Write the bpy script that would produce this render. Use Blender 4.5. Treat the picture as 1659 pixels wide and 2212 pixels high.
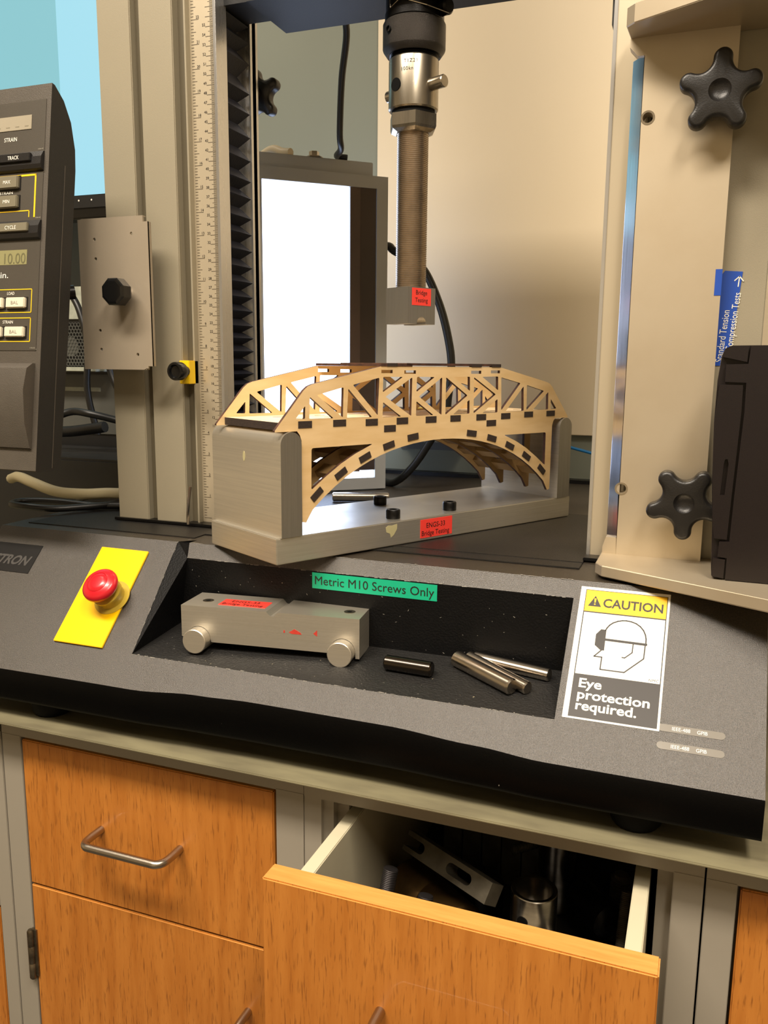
import bpy, bmesh, math, random
from mathutils import Vector, Matrix
from mathutils.geometry import tessellate_polygon
random.seed(7)
for o in list(bpy.data.objects): bpy.data.objects.remove(o)
SC = bpy.context.scene
COL = SC.collection
R = math.radians

# ---------------------------------------------------------------- camera
cam = bpy.data.cameras.new('camera'); camo = bpy.data.objects.new('camera', cam); COL.objects.link(camo)
cam.sensor_fit = 'HORIZONTAL'; cam.sensor_width = 36.0; cam.lens = 36.0*1806.3/1659
cam.clip_start = .02; cam.clip_end = 30
p_, r_, w_ = R(9.9466), R(.53007), R(20.6274)
fw = Vector((-math.sin(w_)*math.cos(p_), math.cos(w_)*math.cos(p_), -math.sin(p_)))
rt = Vector((math.cos(w_), math.sin(w_), 0)); up = rt.cross(fw)
rr = rt*math.cos(r_)+up*math.sin(r_); uu = -rt*math.sin(r_)+up*math.cos(r_)
M = Matrix((rr, uu, -fw)).transposed().to_4x4(); M.translation = (0, 0, .195)
camo.matrix_world = M
SC.camera = camo
# ---------------------------------------------------------------- world and lamps
SC.view_settings.view_transform = 'Standard'; SC.view_settings.look = 'None'
SC.view_settings.gamma = 1; SC.view_settings.use_curve_mapping = False
SC.view_settings.exposure = 0.0
wd = bpy.data.worlds.new('room_light'); SC.world = wd; wd.use_nodes = True
bg = wd.node_tree.nodes['Background']; bg.inputs[0].default_value = (1.0, .84, .64, 1); bg.inputs[1].default_value = .1
def lamp(name, loc, target, sx, sy, power, col):
    l = bpy.data.lights.new(name, 'AREA'); l.shape = 'RECTANGLE'; l.size = sx; l.size_y = sy; l.energy = power; l.color = col
    o = bpy.data.objects.new(name, l); COL.objects.link(o); o.location = loc
    o.rotation_euler = (Vector(target)-Vector(loc)).to_track_quat('-Z', 'Y').to_euler()
    return o
WARM = (1.0, .88, .73)
lamp('ceiling_lamp', (-.75, -.30, 1.75), (-.75, -.30, 0), 1.25, .35, 84, WARM)
lamp('ceiling_lamp', (.62, -.45, 1.75), (.55, -.45, 0), 1.25, .35, 60, WARM)
lamp('ceiling_lamp', (-1.5, .75, 1.80), (-1.5, .75, 0), .6, .5, 8, WARM)  # added light to brighten the back wall, no known lamp there

# ---------------------------------------------------------------- materials
def lin(c):
    return tuple((v/255/12.92 if v/255 <= .04045 else ((v/255+.055)/1.055)**2.4) for v in c)
MATS = {}
def mat(name, rgb, rough=.5, metal=0., bump=0., bscale=300., var=0., vscale=20., stretch=(1, 1, 1), emit=0., spec=.5, rough_var=0., rgb2=None, coat=0., alpha=None, trans=0., speck=None):
    m = bpy.data.materials.new(name); m.use_nodes = True; nt = m.node_tree; b = nt.nodes['Principled BSDF']
    b.inputs['Roughness'].default_value = rough; b.inputs['Metallic'].default_value = metal
    b.inputs['Specular IOR Level'].default_value = spec; b.inputs['Coat Weight'].default_value = coat
    b.inputs['Transmission Weight'].default_value = trans
    c1 = (*lin(rgb), 1); b.inputs['Base Color'].default_value = c1
    tc = nt.nodes.new('ShaderNodeTexCoord'); mp = nt.nodes.new('ShaderNodeMapping'); mp.inputs['Scale'].default_value = stretch
    nt.links.new(tc.outputs['Object'], mp.inputs['Vector'])
    if var or rgb2:
        n = nt.nodes.new('ShaderNodeTexNoise'); n.inputs['Scale'].default_value = vscale; n.inputs['Detail'].default_value = 6
        nt.links.new(mp.outputs[0], n.inputs['Vector'])
        rp = nt.nodes.new('ShaderNodeMapRange'); rp.inputs[1].default_value = .32; rp.inputs[2].default_value = .68
        nt.links.new(n.outputs['Fac'], rp.inputs[0])
        mx = nt.nodes.new('ShaderNodeMix'); mx.data_type = 'RGBA'
        c2 = (*lin(rgb2), 1) if rgb2 else (*[v*(1-var) for v in c1[:3]], 1)
        mx.inputs[6].default_value = c1; mx.inputs[7].default_value = c2
        nt.links.new(rp.outputs[0], mx.inputs[0]); out = mx.outputs[2]
        if speck:
            n2 = nt.nodes.new('ShaderNodeTexNoise'); n2.inputs['Scale'].default_value = speck[1]; n2.inputs['Detail'].default_value = 2
            nt.links.new(tc.outputs['Object'], n2.inputs['Vector'])
            r2 = nt.nodes.new('ShaderNodeMapRange'); r2.inputs[1].default_value = speck[2]; r2.inputs[2].default_value = speck[2]+.02
            nt.links.new(n2.outputs['Fac'], r2.inputs[0])
            m2 = nt.nodes.new('ShaderNodeMix'); m2.data_type = 'RGBA'; m2.inputs[7].default_value = (*lin(speck[0]), 1)
            nt.links.new(out, m2.inputs[6]); nt.links.new(r2.outputs[0], m2.inputs[0]); out = m2.outputs[2]
        nt.links.new(out, b.inputs['Base Color'])
        if rough_var:
            rv = nt.nodes.new('ShaderNodeMapRange'); rv.inputs[3].default_value = rough-rough_var; rv.inputs[4].default_value = rough+rough_var
            nt.links.new(n.outputs['Fac'], rv.inputs[0]); nt.links.new(rv.outputs[0], b.inputs['Roughness'])
    if bump:
        n = nt.nodes.new('ShaderNodeTexNoise'); n.inputs['Scale'].default_value = bscale; n.inputs['Detail'].default_value = 3
        nt.links.new(mp.outputs[0], n.inputs['Vector'])
        bp = nt.nodes.new('ShaderNodeBump'); bp.inputs['Strength'].default_value = bump; bp.inputs['Distance'].default_value = .001
        nt.links.new(n.outputs['Fac'], bp.inputs['Height']); nt.links.new(bp.outputs[0], b.inputs['Normal'])
    if emit:
        b.inputs['Base Color'].default_value = (0, 0, 0, 1); b.inputs['Emission Color'].default_value = c1; b.inputs['Emission Strength'].default_value = emit
    MATS[name] = m
    return m
black_base = mat('black_textured_plastic', (26, 22, 17), .33, bump=.4, bscale=2000, rgb2=(60, 52, 42), vscale=850, speck=((120, 118, 110), 420, .80), spec=.82)  # paler grain in the colour stands in for sparkle off the texture
black_lip = mat('black_lip_plastic', (3, 3, 3), .4, bump=.15, bscale=900, var=.2, vscale=40, speck=((150, 148, 140), 260, .79), spec=.1)
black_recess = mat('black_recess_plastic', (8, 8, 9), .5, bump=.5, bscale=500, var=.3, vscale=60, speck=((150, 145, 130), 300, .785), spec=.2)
mat_grit = mat('gritty_black_mat', (22, 21, 20), .55, bump=1.0, bscale=420, var=.4, vscale=200, speck=((150, 140, 115), 260, .76), spec=.5)
deck_black = mat('dusty_black_deck', (16, 16, 15), .42, bump=.4, bscale=700, rgb2=(34, 31, 28), vscale=9, speck=((150, 150, 140), 300, .79), spec=.4)
taupe = mat('taupe_column_paint', (148, 140, 120), .45, metal=.15, bump=.12, bscale=1500, var=.06, vscale=6)
taupe_dark = mat('taupe_groove_darker', (96, 88, 70), .5, metal=.2, var=.1)  # darker taupe for the recessed groove strips
ruler_al = mat('satin_ruler_aluminium', (196, 184, 160), .38, metal=.55, var=.06, vscale=15, stretch=(1, 1, .1))
edge_al = mat('extruded_aluminium', (205, 205, 205), .28, metal=.9, var=.03, vscale=30, stretch=(3, 3, .2), rough_var=.04)
alum = mat('brushed_aluminium', (212, 205, 190), .38, metal=.84, bump=.05, bscale=300, rgb2=(198, 191, 177), vscale=70, stretch=(.15, .15, 9), rough_var=.1)
alum_end = mat('sawn_aluminium_shaded', (150, 146, 138), .42, metal=.84, bump=.1, bscale=260, rgb2=(142, 138, 130), vscale=70, stretch=(9, 9, .15), rough_var=.1)  # sawn grain; base darkened for end faces turned from the light
alum_base = mat('scuffed_aluminium_plate', (206, 201, 190), .38, metal=.84, bump=.08, bscale=400, rgb2=(192, 186, 173), vscale=70, stretch=(.2, .2, 9), rough_var=.12)
alum_web = mat('warm_anodised_aluminium', (196, 184, 162), .46, metal=.7, bump=.02, bscale=1500, rgb2=(184, 170, 146), vscale=12, rough_var=.06)
alum_frame = mat('matt_frame_aluminium', (170, 171, 170), .45, metal=.4, var=.08, vscale=8, stretch=(1, 1, 1))
bright_al = mat('machined_bright_edge', (226, 228, 235), .16, metal=1, var=.12, vscale=30, stretch=(8, 8, .3), rough_var=.08)
stud_m = mat('dark_stud_steel', (78, 74, 74), .35, metal=.85, var=.15)
steel = mat('polished_steel', (214, 206, 192), .24, metal=1, rgb2=(150, 142, 130), vscale=14, stretch=(1, 1, 6), rough_var=.1)
steel_dk = mat('dark_coupling_steel', (172, 164, 148), .28, metal=.95, rgb2=(124, 116, 102), vscale=18, stretch=(4, 4, .5), rough_var=.1)
steel_thr = mat('threaded_steel', (172, 156, 136), .33, metal=.95, var=.2, vscale=60)
steel_pin = mat('ground_dowel_steel', (176, 166, 152), .24, metal=1, var=.12, vscale=50, rough_var=.06)
steel_shadow = mat('dull_steel_drawer_shade', (120, 114, 100), .45, metal=.7, rgb2=(90, 84, 72), vscale=40, bump=.1)  # dull steel with the drawer's shade put into its base colour
brass_dk = mat('dark_bronze', (110, 84, 48), .4, metal=.85, rgb2=(74, 58, 36), vscale=30)
blk_metal = mat('black_oxide_steel', (22, 21, 21), .35, metal=.6, bump=.1, bscale=800, var=.2)
knurl = mat('knurled_black_steel', (56, 52, 48), .35, metal=.8, bump=.6, bscale=2800, var=.2, vscale=100)
xhead_m = mat('crosshead_paint', (7, 8, 11), .6, bump=.15, bscale=900, var=.2, vscale=10)
bellow_m = mat('bellows_rubberised_cloth', (14, 18, 32), .5, bump=.25, bscale=500, var=.2, vscale=40, spec=.3)
blk_pl = mat('black_plastic', (24, 22, 21), .38, bump=.15, bscale=900, var=.15)
blk_gloss = mat('glossy_black_plastic', (12, 12, 12), .2, var=.1)
console_m = mat('charcoal_console_plastic', (74, 68, 60), .5, bump=.35, bscale=1300, var=.1, vscale=60, spec=.5)
console_side = mat('black_console_side', (28, 27, 26), .5, bump=.3, bscale=1200, var=.15)
console_panel = mat('console_face_membrane', (66, 61, 53), .45, bump=.15, bscale=1800, var=.06)
lcd_m = mat('lcd_glass', (150, 142, 124), .25, var=.08, vscale=15)
lcd_g = mat('green_lcd_glass', (134, 130, 92), .25, var=.06, vscale=15)
lcd_d = mat('lcd_digit', (100, 97, 70), .3, var=.05)
lcd_d2 = mat('lcd_faint_digit', (134, 126, 108), .3, var=.05)
key_w = mat('cream_key', (214, 204, 182), .4, var=.05)
key_g = mat('olive_grey_key', (112, 106, 88), .42, var=.05)
white_pr = mat('white_print', (232, 228, 216), .5, var=.04)
grey_pr = mat('grey_print', (150, 145, 132), .5, var=.04)
blk_pr = mat('black_print', (30, 24, 20), .5, var=.05)
yel_pr = mat('yellow_print', (232, 190, 30), .45, var=.05)
yel_sign = mat('caution_yellow', (232, 176, 4), .35, var=.03)
yel_plate = mat('bright_yellow_plate', (240, 190, 4), .3, var=.04, vscale=30)
yel_smoke = mat('amber_clear_collar', (206, 178, 70), .22, var=.2, trans=.2)
yel_clip = mat('yellow_stop_block', (238, 196, 14), .4, var=.05)
red_btn = mat('red_button', (188, 22, 34), .3, var=.08, vscale=60, coat=.2)
red_lab = mat('red_label_tape', (232, 62, 52), .4, var=.05)
green_lab = mat('green_label_tape', (20, 170, 128), .35, var=.05)
blue_lab = mat('blue_label_tape', (30, 74, 168), .35, var=.06)
badge_m = mat('black_badge', (22, 21, 21), .35, var=.1)
badge_t = mat('grey_badge_letters', (64, 62, 60), .4, var=.05)
clear_lab = mat('clear_label_tape', (96, 90, 78), .3, var=.08)
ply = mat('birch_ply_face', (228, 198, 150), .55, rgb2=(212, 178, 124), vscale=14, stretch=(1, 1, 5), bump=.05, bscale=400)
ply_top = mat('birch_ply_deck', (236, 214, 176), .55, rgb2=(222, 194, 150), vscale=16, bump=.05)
ply_in = mat('birch_ply_shaded', (176, 144, 94), .6, rgb2=(120, 92, 56), vscale=14)  # same plywood, darkened for the shade inside the bridge
burnt = mat('laser_charred_edge', (44, 26, 20), .65, rgb2=(84, 52, 38), vscale=120)
char = mat('charred_tab_end', (34, 25, 21), .7, rgb2=(56, 42, 34), vscale=300, stretch=(1, 1, 6), bump=.3, bscale=500)
def oak(name, a, b_, c):
    m = mat(name, a, .42, rgb2=b_, vscale=10, stretch=(9, 9, .9), bump=.12, bscale=60, coat=.15)
    nt = m.node_tree; b = nt.nodes['Principled BSDF']
    src = b.inputs['Base Color'].links[0].from_socket
    tc = nt.nodes.new('ShaderNodeTexCoord'); mp = nt.nodes.new('ShaderNodeMapping'); mp.inputs['Scale'].default_value = (620, 620, 55)
    n = nt.nodes.new('ShaderNodeTexNoise'); n.inputs['Scale'].default_value = 1; n.inputs['Detail'].default_value = 3; n.inputs['Distortion'].default_value = .3
    nt.links.new(tc.outputs['Object'], mp.inputs[0]); nt.links.new(mp.outputs[0], n.inputs['Vector'])
    r1 = nt.nodes.new('ShaderNodeMapRange'); r1.inputs[1].default_value = .56; r1.inputs[2].default_value = .72; r1.inputs[4].default_value = .75
    nt.links.new(n.outputs['Fac'], r1.inputs[0])
    mx = nt.nodes.new('ShaderNodeMix'); mx.data_type = 'RGBA'; mx.inputs[7].default_value = (*lin(c), 1)
    nt.links.new(src, mx.inputs[6]); nt.links.new(r1.outputs[0], mx.inputs[0]); nt.links.new(mx.outputs[2], b.inputs['Base Color'])
    return m
oak_m = oak('oak_veneer', (190, 122, 50), (172, 104, 36), (118, 66, 20))
oak_edge = mat('oak_edge_band', (206, 148, 78), .4, rgb2=(192, 132, 64), vscale=20, stretch=(1, 10, 10), bump=.08, bscale=200)
cab_grey = mat('grey_cabinet_steel', (150, 143, 130), .42, var=.05, vscale=6)
cab_top = mat('olive_counter_steel', (128, 122, 96), .4, rgb2=(104, 98, 78), vscale=12, stretch=(1, 4, 1))
drawer_cream = mat('cream_drawer_paint', (192, 184, 158), .45, var=.05)
handle_m = mat('satin_nickel', (176, 166, 152), .3, metal=1, var=.08, bump=.05, bscale=900)
hinge_m = mat('worn_hinge_steel', (130, 118, 98), .35, metal=.9, rgb2=(80, 70, 56), vscale=80)
foot_hole_m = mat('black_rubber_hole_shade', (6, 6, 6), .7, var=.1, spec=.15)  # rubber feet; also painted in for the shade inside holes and grooves
wall_m = mat('grey_green_wall_paint', (126, 130, 116), .7, var=.03, vscale=3)
board_m = mat('cream_wall_panel', (222, 206, 176), .5, var=.02, vscale=3)
ceil_m = mat('white_ceiling_tile', (225, 222, 210), .8, var=.05, vscale=4)
room_m = mat('cream_room_paint', (214, 200, 172), .7, var=.03, vscale=3)
floor_m = mat('dark_floor_vinyl', (70, 66, 58), .5, var=.15, vscale=6)
screen_m = mat('lit_screen', (166, 224, 240), .4, emit=1.0)
screen2_m = mat('lit_screen_teal', (140, 200, 208), .4, emit=1.0)
screen3_m = mat('lit_screen_grey', (96, 128, 128), .4, emit=1.0)
panel_m = mat('light_panel_diffuser', (205, 222, 255), .4, emit=5)
brown_strip = mat('smoky_brown_film', (62, 48, 40), .22, rgb2=(44, 36, 34), vscale=6, stretch=(1, 1, .6), coat=.3)
brown_strip2 = mat('smoky_brown_film_pale', (92, 72, 58), .22, rgb2=(58, 48, 46), vscale=5, stretch=(1, 1, .6), coat=.3)
cable_b = mat('black_cable_jacket', (14, 14, 14), .4, var=.1)
cable_w = mat('ivory_cable_jacket', (176, 164, 130), .5, var=.08)
cable_blue = mat('blue_cable_jacket', (14, 110, 170), .4, var=.05)
pc_dark = mat('computer_case_black', (26, 26, 26), .45, var=.15)
pc_grey = mat('computer_case_grey', (84, 84, 78), .5, var=.1)
pc_pale = mat('pale_grey_sheet', (176, 178, 160), .6, rgb2=(146, 150, 136), vscale=60)
plum = mat('dark_plum_plastic', (22, 15, 15), .42, bump=.12, bscale=2500, var=.12, vscale=30, spec=.35)
beige_hose = mat('beige_hose', (200, 186, 156), .5, var=.05)
scuff = mat('pale_scuffed_edge', (150, 146, 136), .6, var=.5, vscale=400)
stain = mat('yellow_grease_mark', (178, 170, 128), .5, var=.1, vscale=120)
red_mark = mat('red_marker_ink', (200, 60, 48), .5, var=.3, vscale=200)

# ---------------------------------------------------------------- geometry helpers
X, Y, Z = Vector((1, 0, 0)), Vector((0, 1, 0)), Vector((0, 0, 1))
class Fr:                                   # a local frame: origin and three unit axes
    def __init__(s, o=(0, 0, 0), a=X, b=Y, n=Z): s.o = Vector(o); s.a = Vector(a); s.b = Vector(b); s.n = Vector(n)
    def p(s, a, b, n=0): return s.o+s.a*a+s.b*b+s.n*n
W = Fr()
def BM(): return bmesh.new()
def box(bm, f, a0, a1, b0, b1, n0, n1, bev=0., mi=0):
    v = [bm.verts.new(f.p(a, b, n)) for n in (n0, n1) for a, b in ((a0, b0), (a1, b0), (a1, b1), (a0, b1))]
    fs = [bm.faces.new([v[i] for i in q]) for q in ((3, 2, 1, 0), (4, 5, 6, 7), (0, 1, 5, 4), (1, 2, 6, 5), (2, 3, 7, 6), (3, 0, 4, 7))]
    for q in fs: q.material_index = mi
    if bev:
        es = {e for q in fs for e in q.edges}
        bmesh.ops.bevel(bm, geom=list(es), offset=bev, segments=2, affect='EDGES')
def prism(bm, f, loops, n0, n1, side=0, cap=0):     # loops: outer then holes, in a,b
    tris = tessellate_polygon([[Vector((a, b, 0)) for a, b in L] for L in loops])
    flat = [q for L in loops for q in L]
    lo = [bm.verts.new(f.p(a, b, n0)) for a, b in flat]; hi = [bm.verts.new(f.p(a, b, n1)) for a, b in flat]
    for t in tris:
        for vs in ([hi[i] for i in t], [lo[i] for i in reversed(t)]):
            try: q = bm.faces.new(vs); q.material_index = cap
            except ValueError: pass
    k = 0
    for L in loops:
        m = len(L)
        for i in range(m):
            j = (i+1) % m
            q = bm.faces.new((lo[k+i], lo[k+j], hi[k+j], hi[k+i])); q.material_index = side
        k += m
def lathe(bm, o, axis, prof, seg=32, cap=True, mi=0, a0=0.):   # prof: (radius, distance along axis)
    ax = Vector(axis).normalized(); t = Vector((0, 0, 1)) if abs(ax.z) < .9 else Vector((1, 0, 0))
    e1 = ax.cross(t).normalized(); e2 = ax.cross(e1); o = Vector(o); rings = []
    for r, h in prof:
        if r < 1e-6: rings.append([bm.verts.new(o+ax*h)])
        else: rings.append([bm.verts.new(o+ax*h+(e1*math.cos(a0+2*math.pi*i/seg)+e2*math.sin(a0+2*math.pi*i/seg))*r) for i in range(seg)])
    for A, B in zip(rings, rings[1:]):
        for i in range(seg):
            j = (i+1) % seg
            if len(A) == 1 and len(B) == 1: continue
            vs = (A[0], B[j], B[i]) if len(A) == 1 else ((A[i], A[j], B[0]) if len(B) == 1 else (A[i], A[j], B[j], B[i]))
            q = bm.faces.new(vs); q.material_index = mi
    if cap:
        for ring, rev in ((rings[0], True), (rings[-1], False)):
            if len(ring) > 2:
                q = bm.faces.new(list(reversed(ring)) if rev else ring); q.material_index = mi
def cyl(bm, p, q, r, seg=24, ch=0.):
    p, q = Vector(p), Vector(q); L = (q-p).length
    pr = [(r, 0), (r, L)] if not ch else [(r-ch, 0), (r, ch), (r, L-ch), (r-ch, L)]
    lathe(bm, p, q-p, pr, seg)
def smooth_pts(pts, n=8):
    P = [Vector(p) for p in pts]; P = [P[0]*2-P[1]]+P+[P[-1]*2-P[-2]]; out = []
    for i in range(1, len(P)-2):
        for k in range(n):
            t = k/n; a, b, c, d = P[i-1:i+3]
            out.append(.5*((2*b)+(c-a)*t+(2*a-5*b+4*c-d)*t*t+(3*b-a-3*c+d)*t**3))
    return out+[P[-2]]
def tube(bm, pts, r, seg=10, sm=8):
    P = smooth_pts(pts, sm) if sm else [Vector(p) for p in pts]
    rings = []; ref = Vector((.13, .21, .97))
    for i, p in enumerate(P):
        d = (P[min(i+1, len(P)-1)]-P[max(i-1, 0)]).normalized()
        e1 = d.cross(ref)
        if e1.length < .05: e1 = d.cross(X)
        e1.normalize(); e2 = d.cross(e1); ref = e2.cross(d)*-1 if False else ref
        rings.append([bm.verts.new(p+(e1*math.cos(2*math.pi*k/seg)+e2*math.sin(2*math.pi*k/seg))*r) for k in range(seg)])
    for A, B in zip(rings, rings[1:]):
        for k in range(seg): bm.faces.new((A[k], A[(k+1) % seg], B[(k+1) % seg], B[k]))
    bm.faces.new(list(reversed(rings[0]))); bm.faces.new(rings[-1])
def thread(r, dr, h0, h1, pitch):
    prof = [(r-dr, h0)]; h = h0; 
    while h+pitch <= h1+1e-9:
        prof += [(r-dr, h+.1*pitch), (r, h+.45*pitch), (r, h+.6*pitch), (r-dr, h+.95*pitch)]; h += pitch
    return prof+[(r-dr, h1)]

def thing(name, label, cat, loc=(0, 0, 0), group=None, kind=None):
    o = bpy.data.objects.new(name, None); COL.objects.link(o); o.location = loc; o.empty_display_size = .02
    o['label'] = label; o['category'] = cat
    if group: o['group'] = group
    if kind: o['kind'] = kind
    return o
def rootloc(o):
    v = Vector((0, 0, 0))
    while o: v += o.location; o = o.parent
    return v
def obj(name, bm, mats, parent=None, label=None, cat=None, group=None, kind=None, smooth=None):
    me = bpy.data.meshes.new(name); bmesh.ops.recalc_face_normals(bm, faces=bm.faces); bm.to_mesh(me); bm.free()
    for m in (mats if isinstance(mats, (list, tuple)) else [mats]): me.materials.append(m)
    # object origin at the middle of its own shape, so that it can be moved or turned on its own
    lo = Vector((min(v.co.x for v in me.vertices), min(v.co.y for v in me.vertices), min(v.co.z for v in me.vertices)))
    hi = Vector((max(v.co.x for v in me.vertices), max(v.co.y for v in me.vertices), max(v.co.z for v in me.vertices)))
    c = (lo+hi)/2; c.z = lo.z
    me.transform(Matrix.Translation(-c))
    o = bpy.data.objects.new(name, me); COL.objects.link(o)
    if parent: o.parent = parent; o.location = c-rootloc(parent)
    else: o.location = c
    if label: o['label'] = label
    if cat: o['category'] = cat
    if group: o['group'] = group
    if kind: o['kind'] = kind
    if smooth:
        for p in me.polygons: p.use_smooth = True
        try:
            me.set_sharp_from_angle(angle=R(smooth))
        except Exception: pass
    return o
def copy_tree(o, parent=None):
    c = o.copy(); COL.objects.link(c); c.parent = parent
    for ch in [k for k in bpy.data.objects if k.parent == o]: copy_tree(ch, c)
    return c
def text_verts(s, size, shear=0., xs=1., bold=0., sp=1.):
    cu = bpy.data.curves.new('t', 'FONT'); cu.body = s; cu.size = size; cu.shear = shear; cu.offset = bold; cu.resolution_u = 3; cu.space_character = sp
    o = bpy.data.objects.new('t', cu); COL.objects.link(o)
    dg = bpy.context.evaluated_depsgraph_get(); me = bpy.data.meshes.new_from_object(o.evaluated_get(dg))
    vs = [(v.co.x*xs, v.co.y) for v in me.vertices]; fs = [tuple(p.vertices) for p in me.polygons]
    bpy.data.objects.remove(o); bpy.data.curves.remove(cu); bpy.data.meshes.remove(me)
    return vs, fs
def add_text(bm, f, s, a, b, size, n=.0003, width=None, align='l', shear=0., xs=1., bold=0., fn=None, sp=1.):
    vs, fs = text_verts(s, size, shear, xs, bold, sp)
    x0 = min(v[0] for v in vs); x1 = max(v[0] for v in vs); k = 1.
    if width: k = width/(x1-x0)
    off = {'l': x0*k, 'c': (x0+x1)/2*k, 'r': x1*k}[align]
    nv = [bm.verts.new((fn(a+x*k-off, b+y) if fn else f.p(a+x*k-off, b+y, n))) for x, y in vs]
    for q in fs:
        try: bm.faces.new([nv[i] for i in q])
        except ValueError: pass
def text(name, f, s, a, b, size, m, parent, **kw):
    bm = BM(); add_text(bm, f, s, a, b, size, **kw)
    n = kw.get('n', .0003)
    return objt(name, bm, m, parent)
def objt(name, bm, m, parent, label=None):
    me = bpy.data.meshes.new(name); bm.to_mesh(me); bm.free(); me.materials.append(m)
    c = sum((v.co for v in me.vertices), Vector())/max(1, len(me.vertices)); me.transform(Matrix.Translation(-c))
    o = bpy.data.objects.new(name, me); COL.objects.link(o); o.parent = parent; o.location = c-rootloc(parent)
    if label: o['label'] = label
    return o
def poly(bm, f, pts, n0, n1): prism(bm, f, [pts], n0, n1)
def stroke(bm, f, pts, w, n0, n1):
    for (a, b), (c, d) in zip(pts, pts[1:]):
        L = math.hypot(c-a, d-b); ux, uy = (c-a)/L, (d-b)/L; e = w/2
        prism(bm, f, [[(a-ux*e*.6+uy*e, b-uy*e*.6-ux*e), (c+ux*e*.6+uy*e, d+uy*e*.6-ux*e), (c+ux*e*.6-uy*e, d+uy*e*.6+ux*e), (a-ux*e*.6-uy*e, b-uy*e*.6+ux*e)]], n0, n1)
def circle(cx, cy, r, n=20): return [(cx+r*math.cos(2*math.pi*i/n), cy+r*math.sin(2*math.pi*i/n)) for i in range(n)]

# ================================================================ the room
FY = Fr((0, 0, 0), X, Z, -Y)          # facing the camera: a = x, b = z, n = towards the camera
bm = BM(); box(bm, W, -3.2, 2.6, 1.50, 1.56, -.95, 1.9); obj('wall_back', bm, wall_m, kind='structure')
bm = BM(); box(bm, W, -3.2, 2.6, -2.6, 1.56, -1.0, -.95); obj('floor', bm, floor_m, kind='structure')
bm = BM(); box(bm, W, -3.2, 2.6, -2.6, 1.56, 1.9, 1.95); obj('ceiling', bm, ceil_m, kind='structure')
bm = BM(); box(bm, W, -3.26, -3.2, -2.6, 1.56, -1.0, 1.95); obj('wall_left', bm, room_m, kind='structure')
bm = BM(); box(bm, W, 2.6, 2.66, -2.6, 1.56, -1.0, 1.95); obj('wall_right', bm, room_m, kind='structure')
bm = BM(); box(bm, W, -3.26, 2.66, -2.66, -2.6, -1.0, 1.95); obj('wall_front', bm, room_m, kind='structure')
bm = BM(); box(bm, W, -.5795, 1.6, 1.488, 1.4995, .0775, 1.6, bev=.001); obj('wall_panel', bm, board_m, label='cream wall panel fixed to the grey-green wall behind the machine', cat='wall panel')

# ================================================================ machine base
Bc = Vector((-.36, .77, -.16))
base = thing('testing_machine', 'black textured bench-top testing machine body with a recessed parts tray', 'testing machine', Bc)
XL, XR = -.785, .065
def lip_y(x):
    xs = [-.785, -.51, -.435, -.377, -.243, -.16, -.101, .065]; ys = [.6437, .645, .6488, .6503, .6501, .647, .6442, .6442]
    for (a, c), (b, d) in zip(zip(xs, ys), zip(xs[1:], ys[1:])):
        if x <= b:
            t = (x-a)/(b-a); t = t*t*(3-2*t); return c+(d-c)*t
    return ys[-1]
def zs(y): return -(.77-y)
# body: deck slab and rear, slope in strips around the recess, lip
bm = BM()
def quad(*p): return bm.faces.new([bm.verts.new(Vector(q)) for q in p])
nx = 68; xs = [XL+(XR-XL)*i/nx for i in range(nx+1)]
L0, L1 = (-.534, .771, 0), (-.5265, .6725, zs(.6725)); KL = (-.5131, .7564, zs(.7564)); KR = (-.098, .7564, zs(.7564)); L3 = (-.098, .6725, zs(.6725))
D0 = (-.525, .785, 0)
# slope pieces: left of tray, right of tray, above tray, below tray
quad((XL, .77, 0), (XL, .6725, zs(.6725)), L1, (L0[0], .77, 0))
quad((KR[0], .77, 0), (L3[0], L3[1], L3[2]), (XR, .6725, zs(.6725)), (XR, .77, 0))
quad((-.519, .77, 0), KL, KR, (-.098, .77, 0))
for a, b in zip(xs, xs[1:]):
    quad((a, .6725, zs(.6725)), (a, lip_y(a)+.0015, zs(lip_y(a)+.0015)), (b, lip_y(b)+.0015, zs(lip_y(b)+.0015)), (b, .6725, zs(.6725)))
quad((XL, .77, 0), (L0[0], .77, 0), (L0[0], 1.43, 0), (XL, 1.43, 0))
quad((-.519, .77, 0), (XR, .77, 0), (XR, 1.43, 0), (-.519, 1.43, 0))
quad((L0[0], .771, 0), (-.519, .785, 0), (-.519, 1.43, 0), (L0[0], 1.43, 0))
quad((XL, 1.43, 0), (XR, 1.43, 0), (XR, 1.43, -.158), (XL, 1.43, -.158))
for xx in (XL, XR):
    y0 = lip_y(xx); quad((xx, 1.43, 0), (xx, .77, 0), (xx, y0, zs(y0)), (xx, y0, -.158), (xx, 1.43, -.158))
quad((XL, 1.43, -.158), (XR, 1.43, -.158), (XR, .66, -.158), (XL, .66, -.158))
bmesh.ops.remove_doubles(bm, verts=bm.verts, dist=1e-5)
obj('base_cover', bm, black_base, base)
bm = BM()
for a, b in zip(xs, xs[1:]):
    ya, yb = lip_y(a), lip_y(b)
    P = [((a, ya+.0015, zs(ya+.0015)), (b, yb+.0015, zs(yb+.0015))), ((a, ya, zs(ya)-.0018), (b, yb, zs(yb)-.0018)),
         ((a, ya, -.1545), (b, yb, -.1545)), ((a, ya+.002, -.158), (b, yb+.002, -.158)), ((a, .66, -.158), (b, .66, -.158))]
    for (p, q), (s, t) in zip(P, P[1:]): quad(p, q, t, s)
bmesh.ops.remove_doubles(bm, verts=bm.verts, dist=1e-5)
obj('front_lip', bm, black_lip, base, smooth=35)
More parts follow.
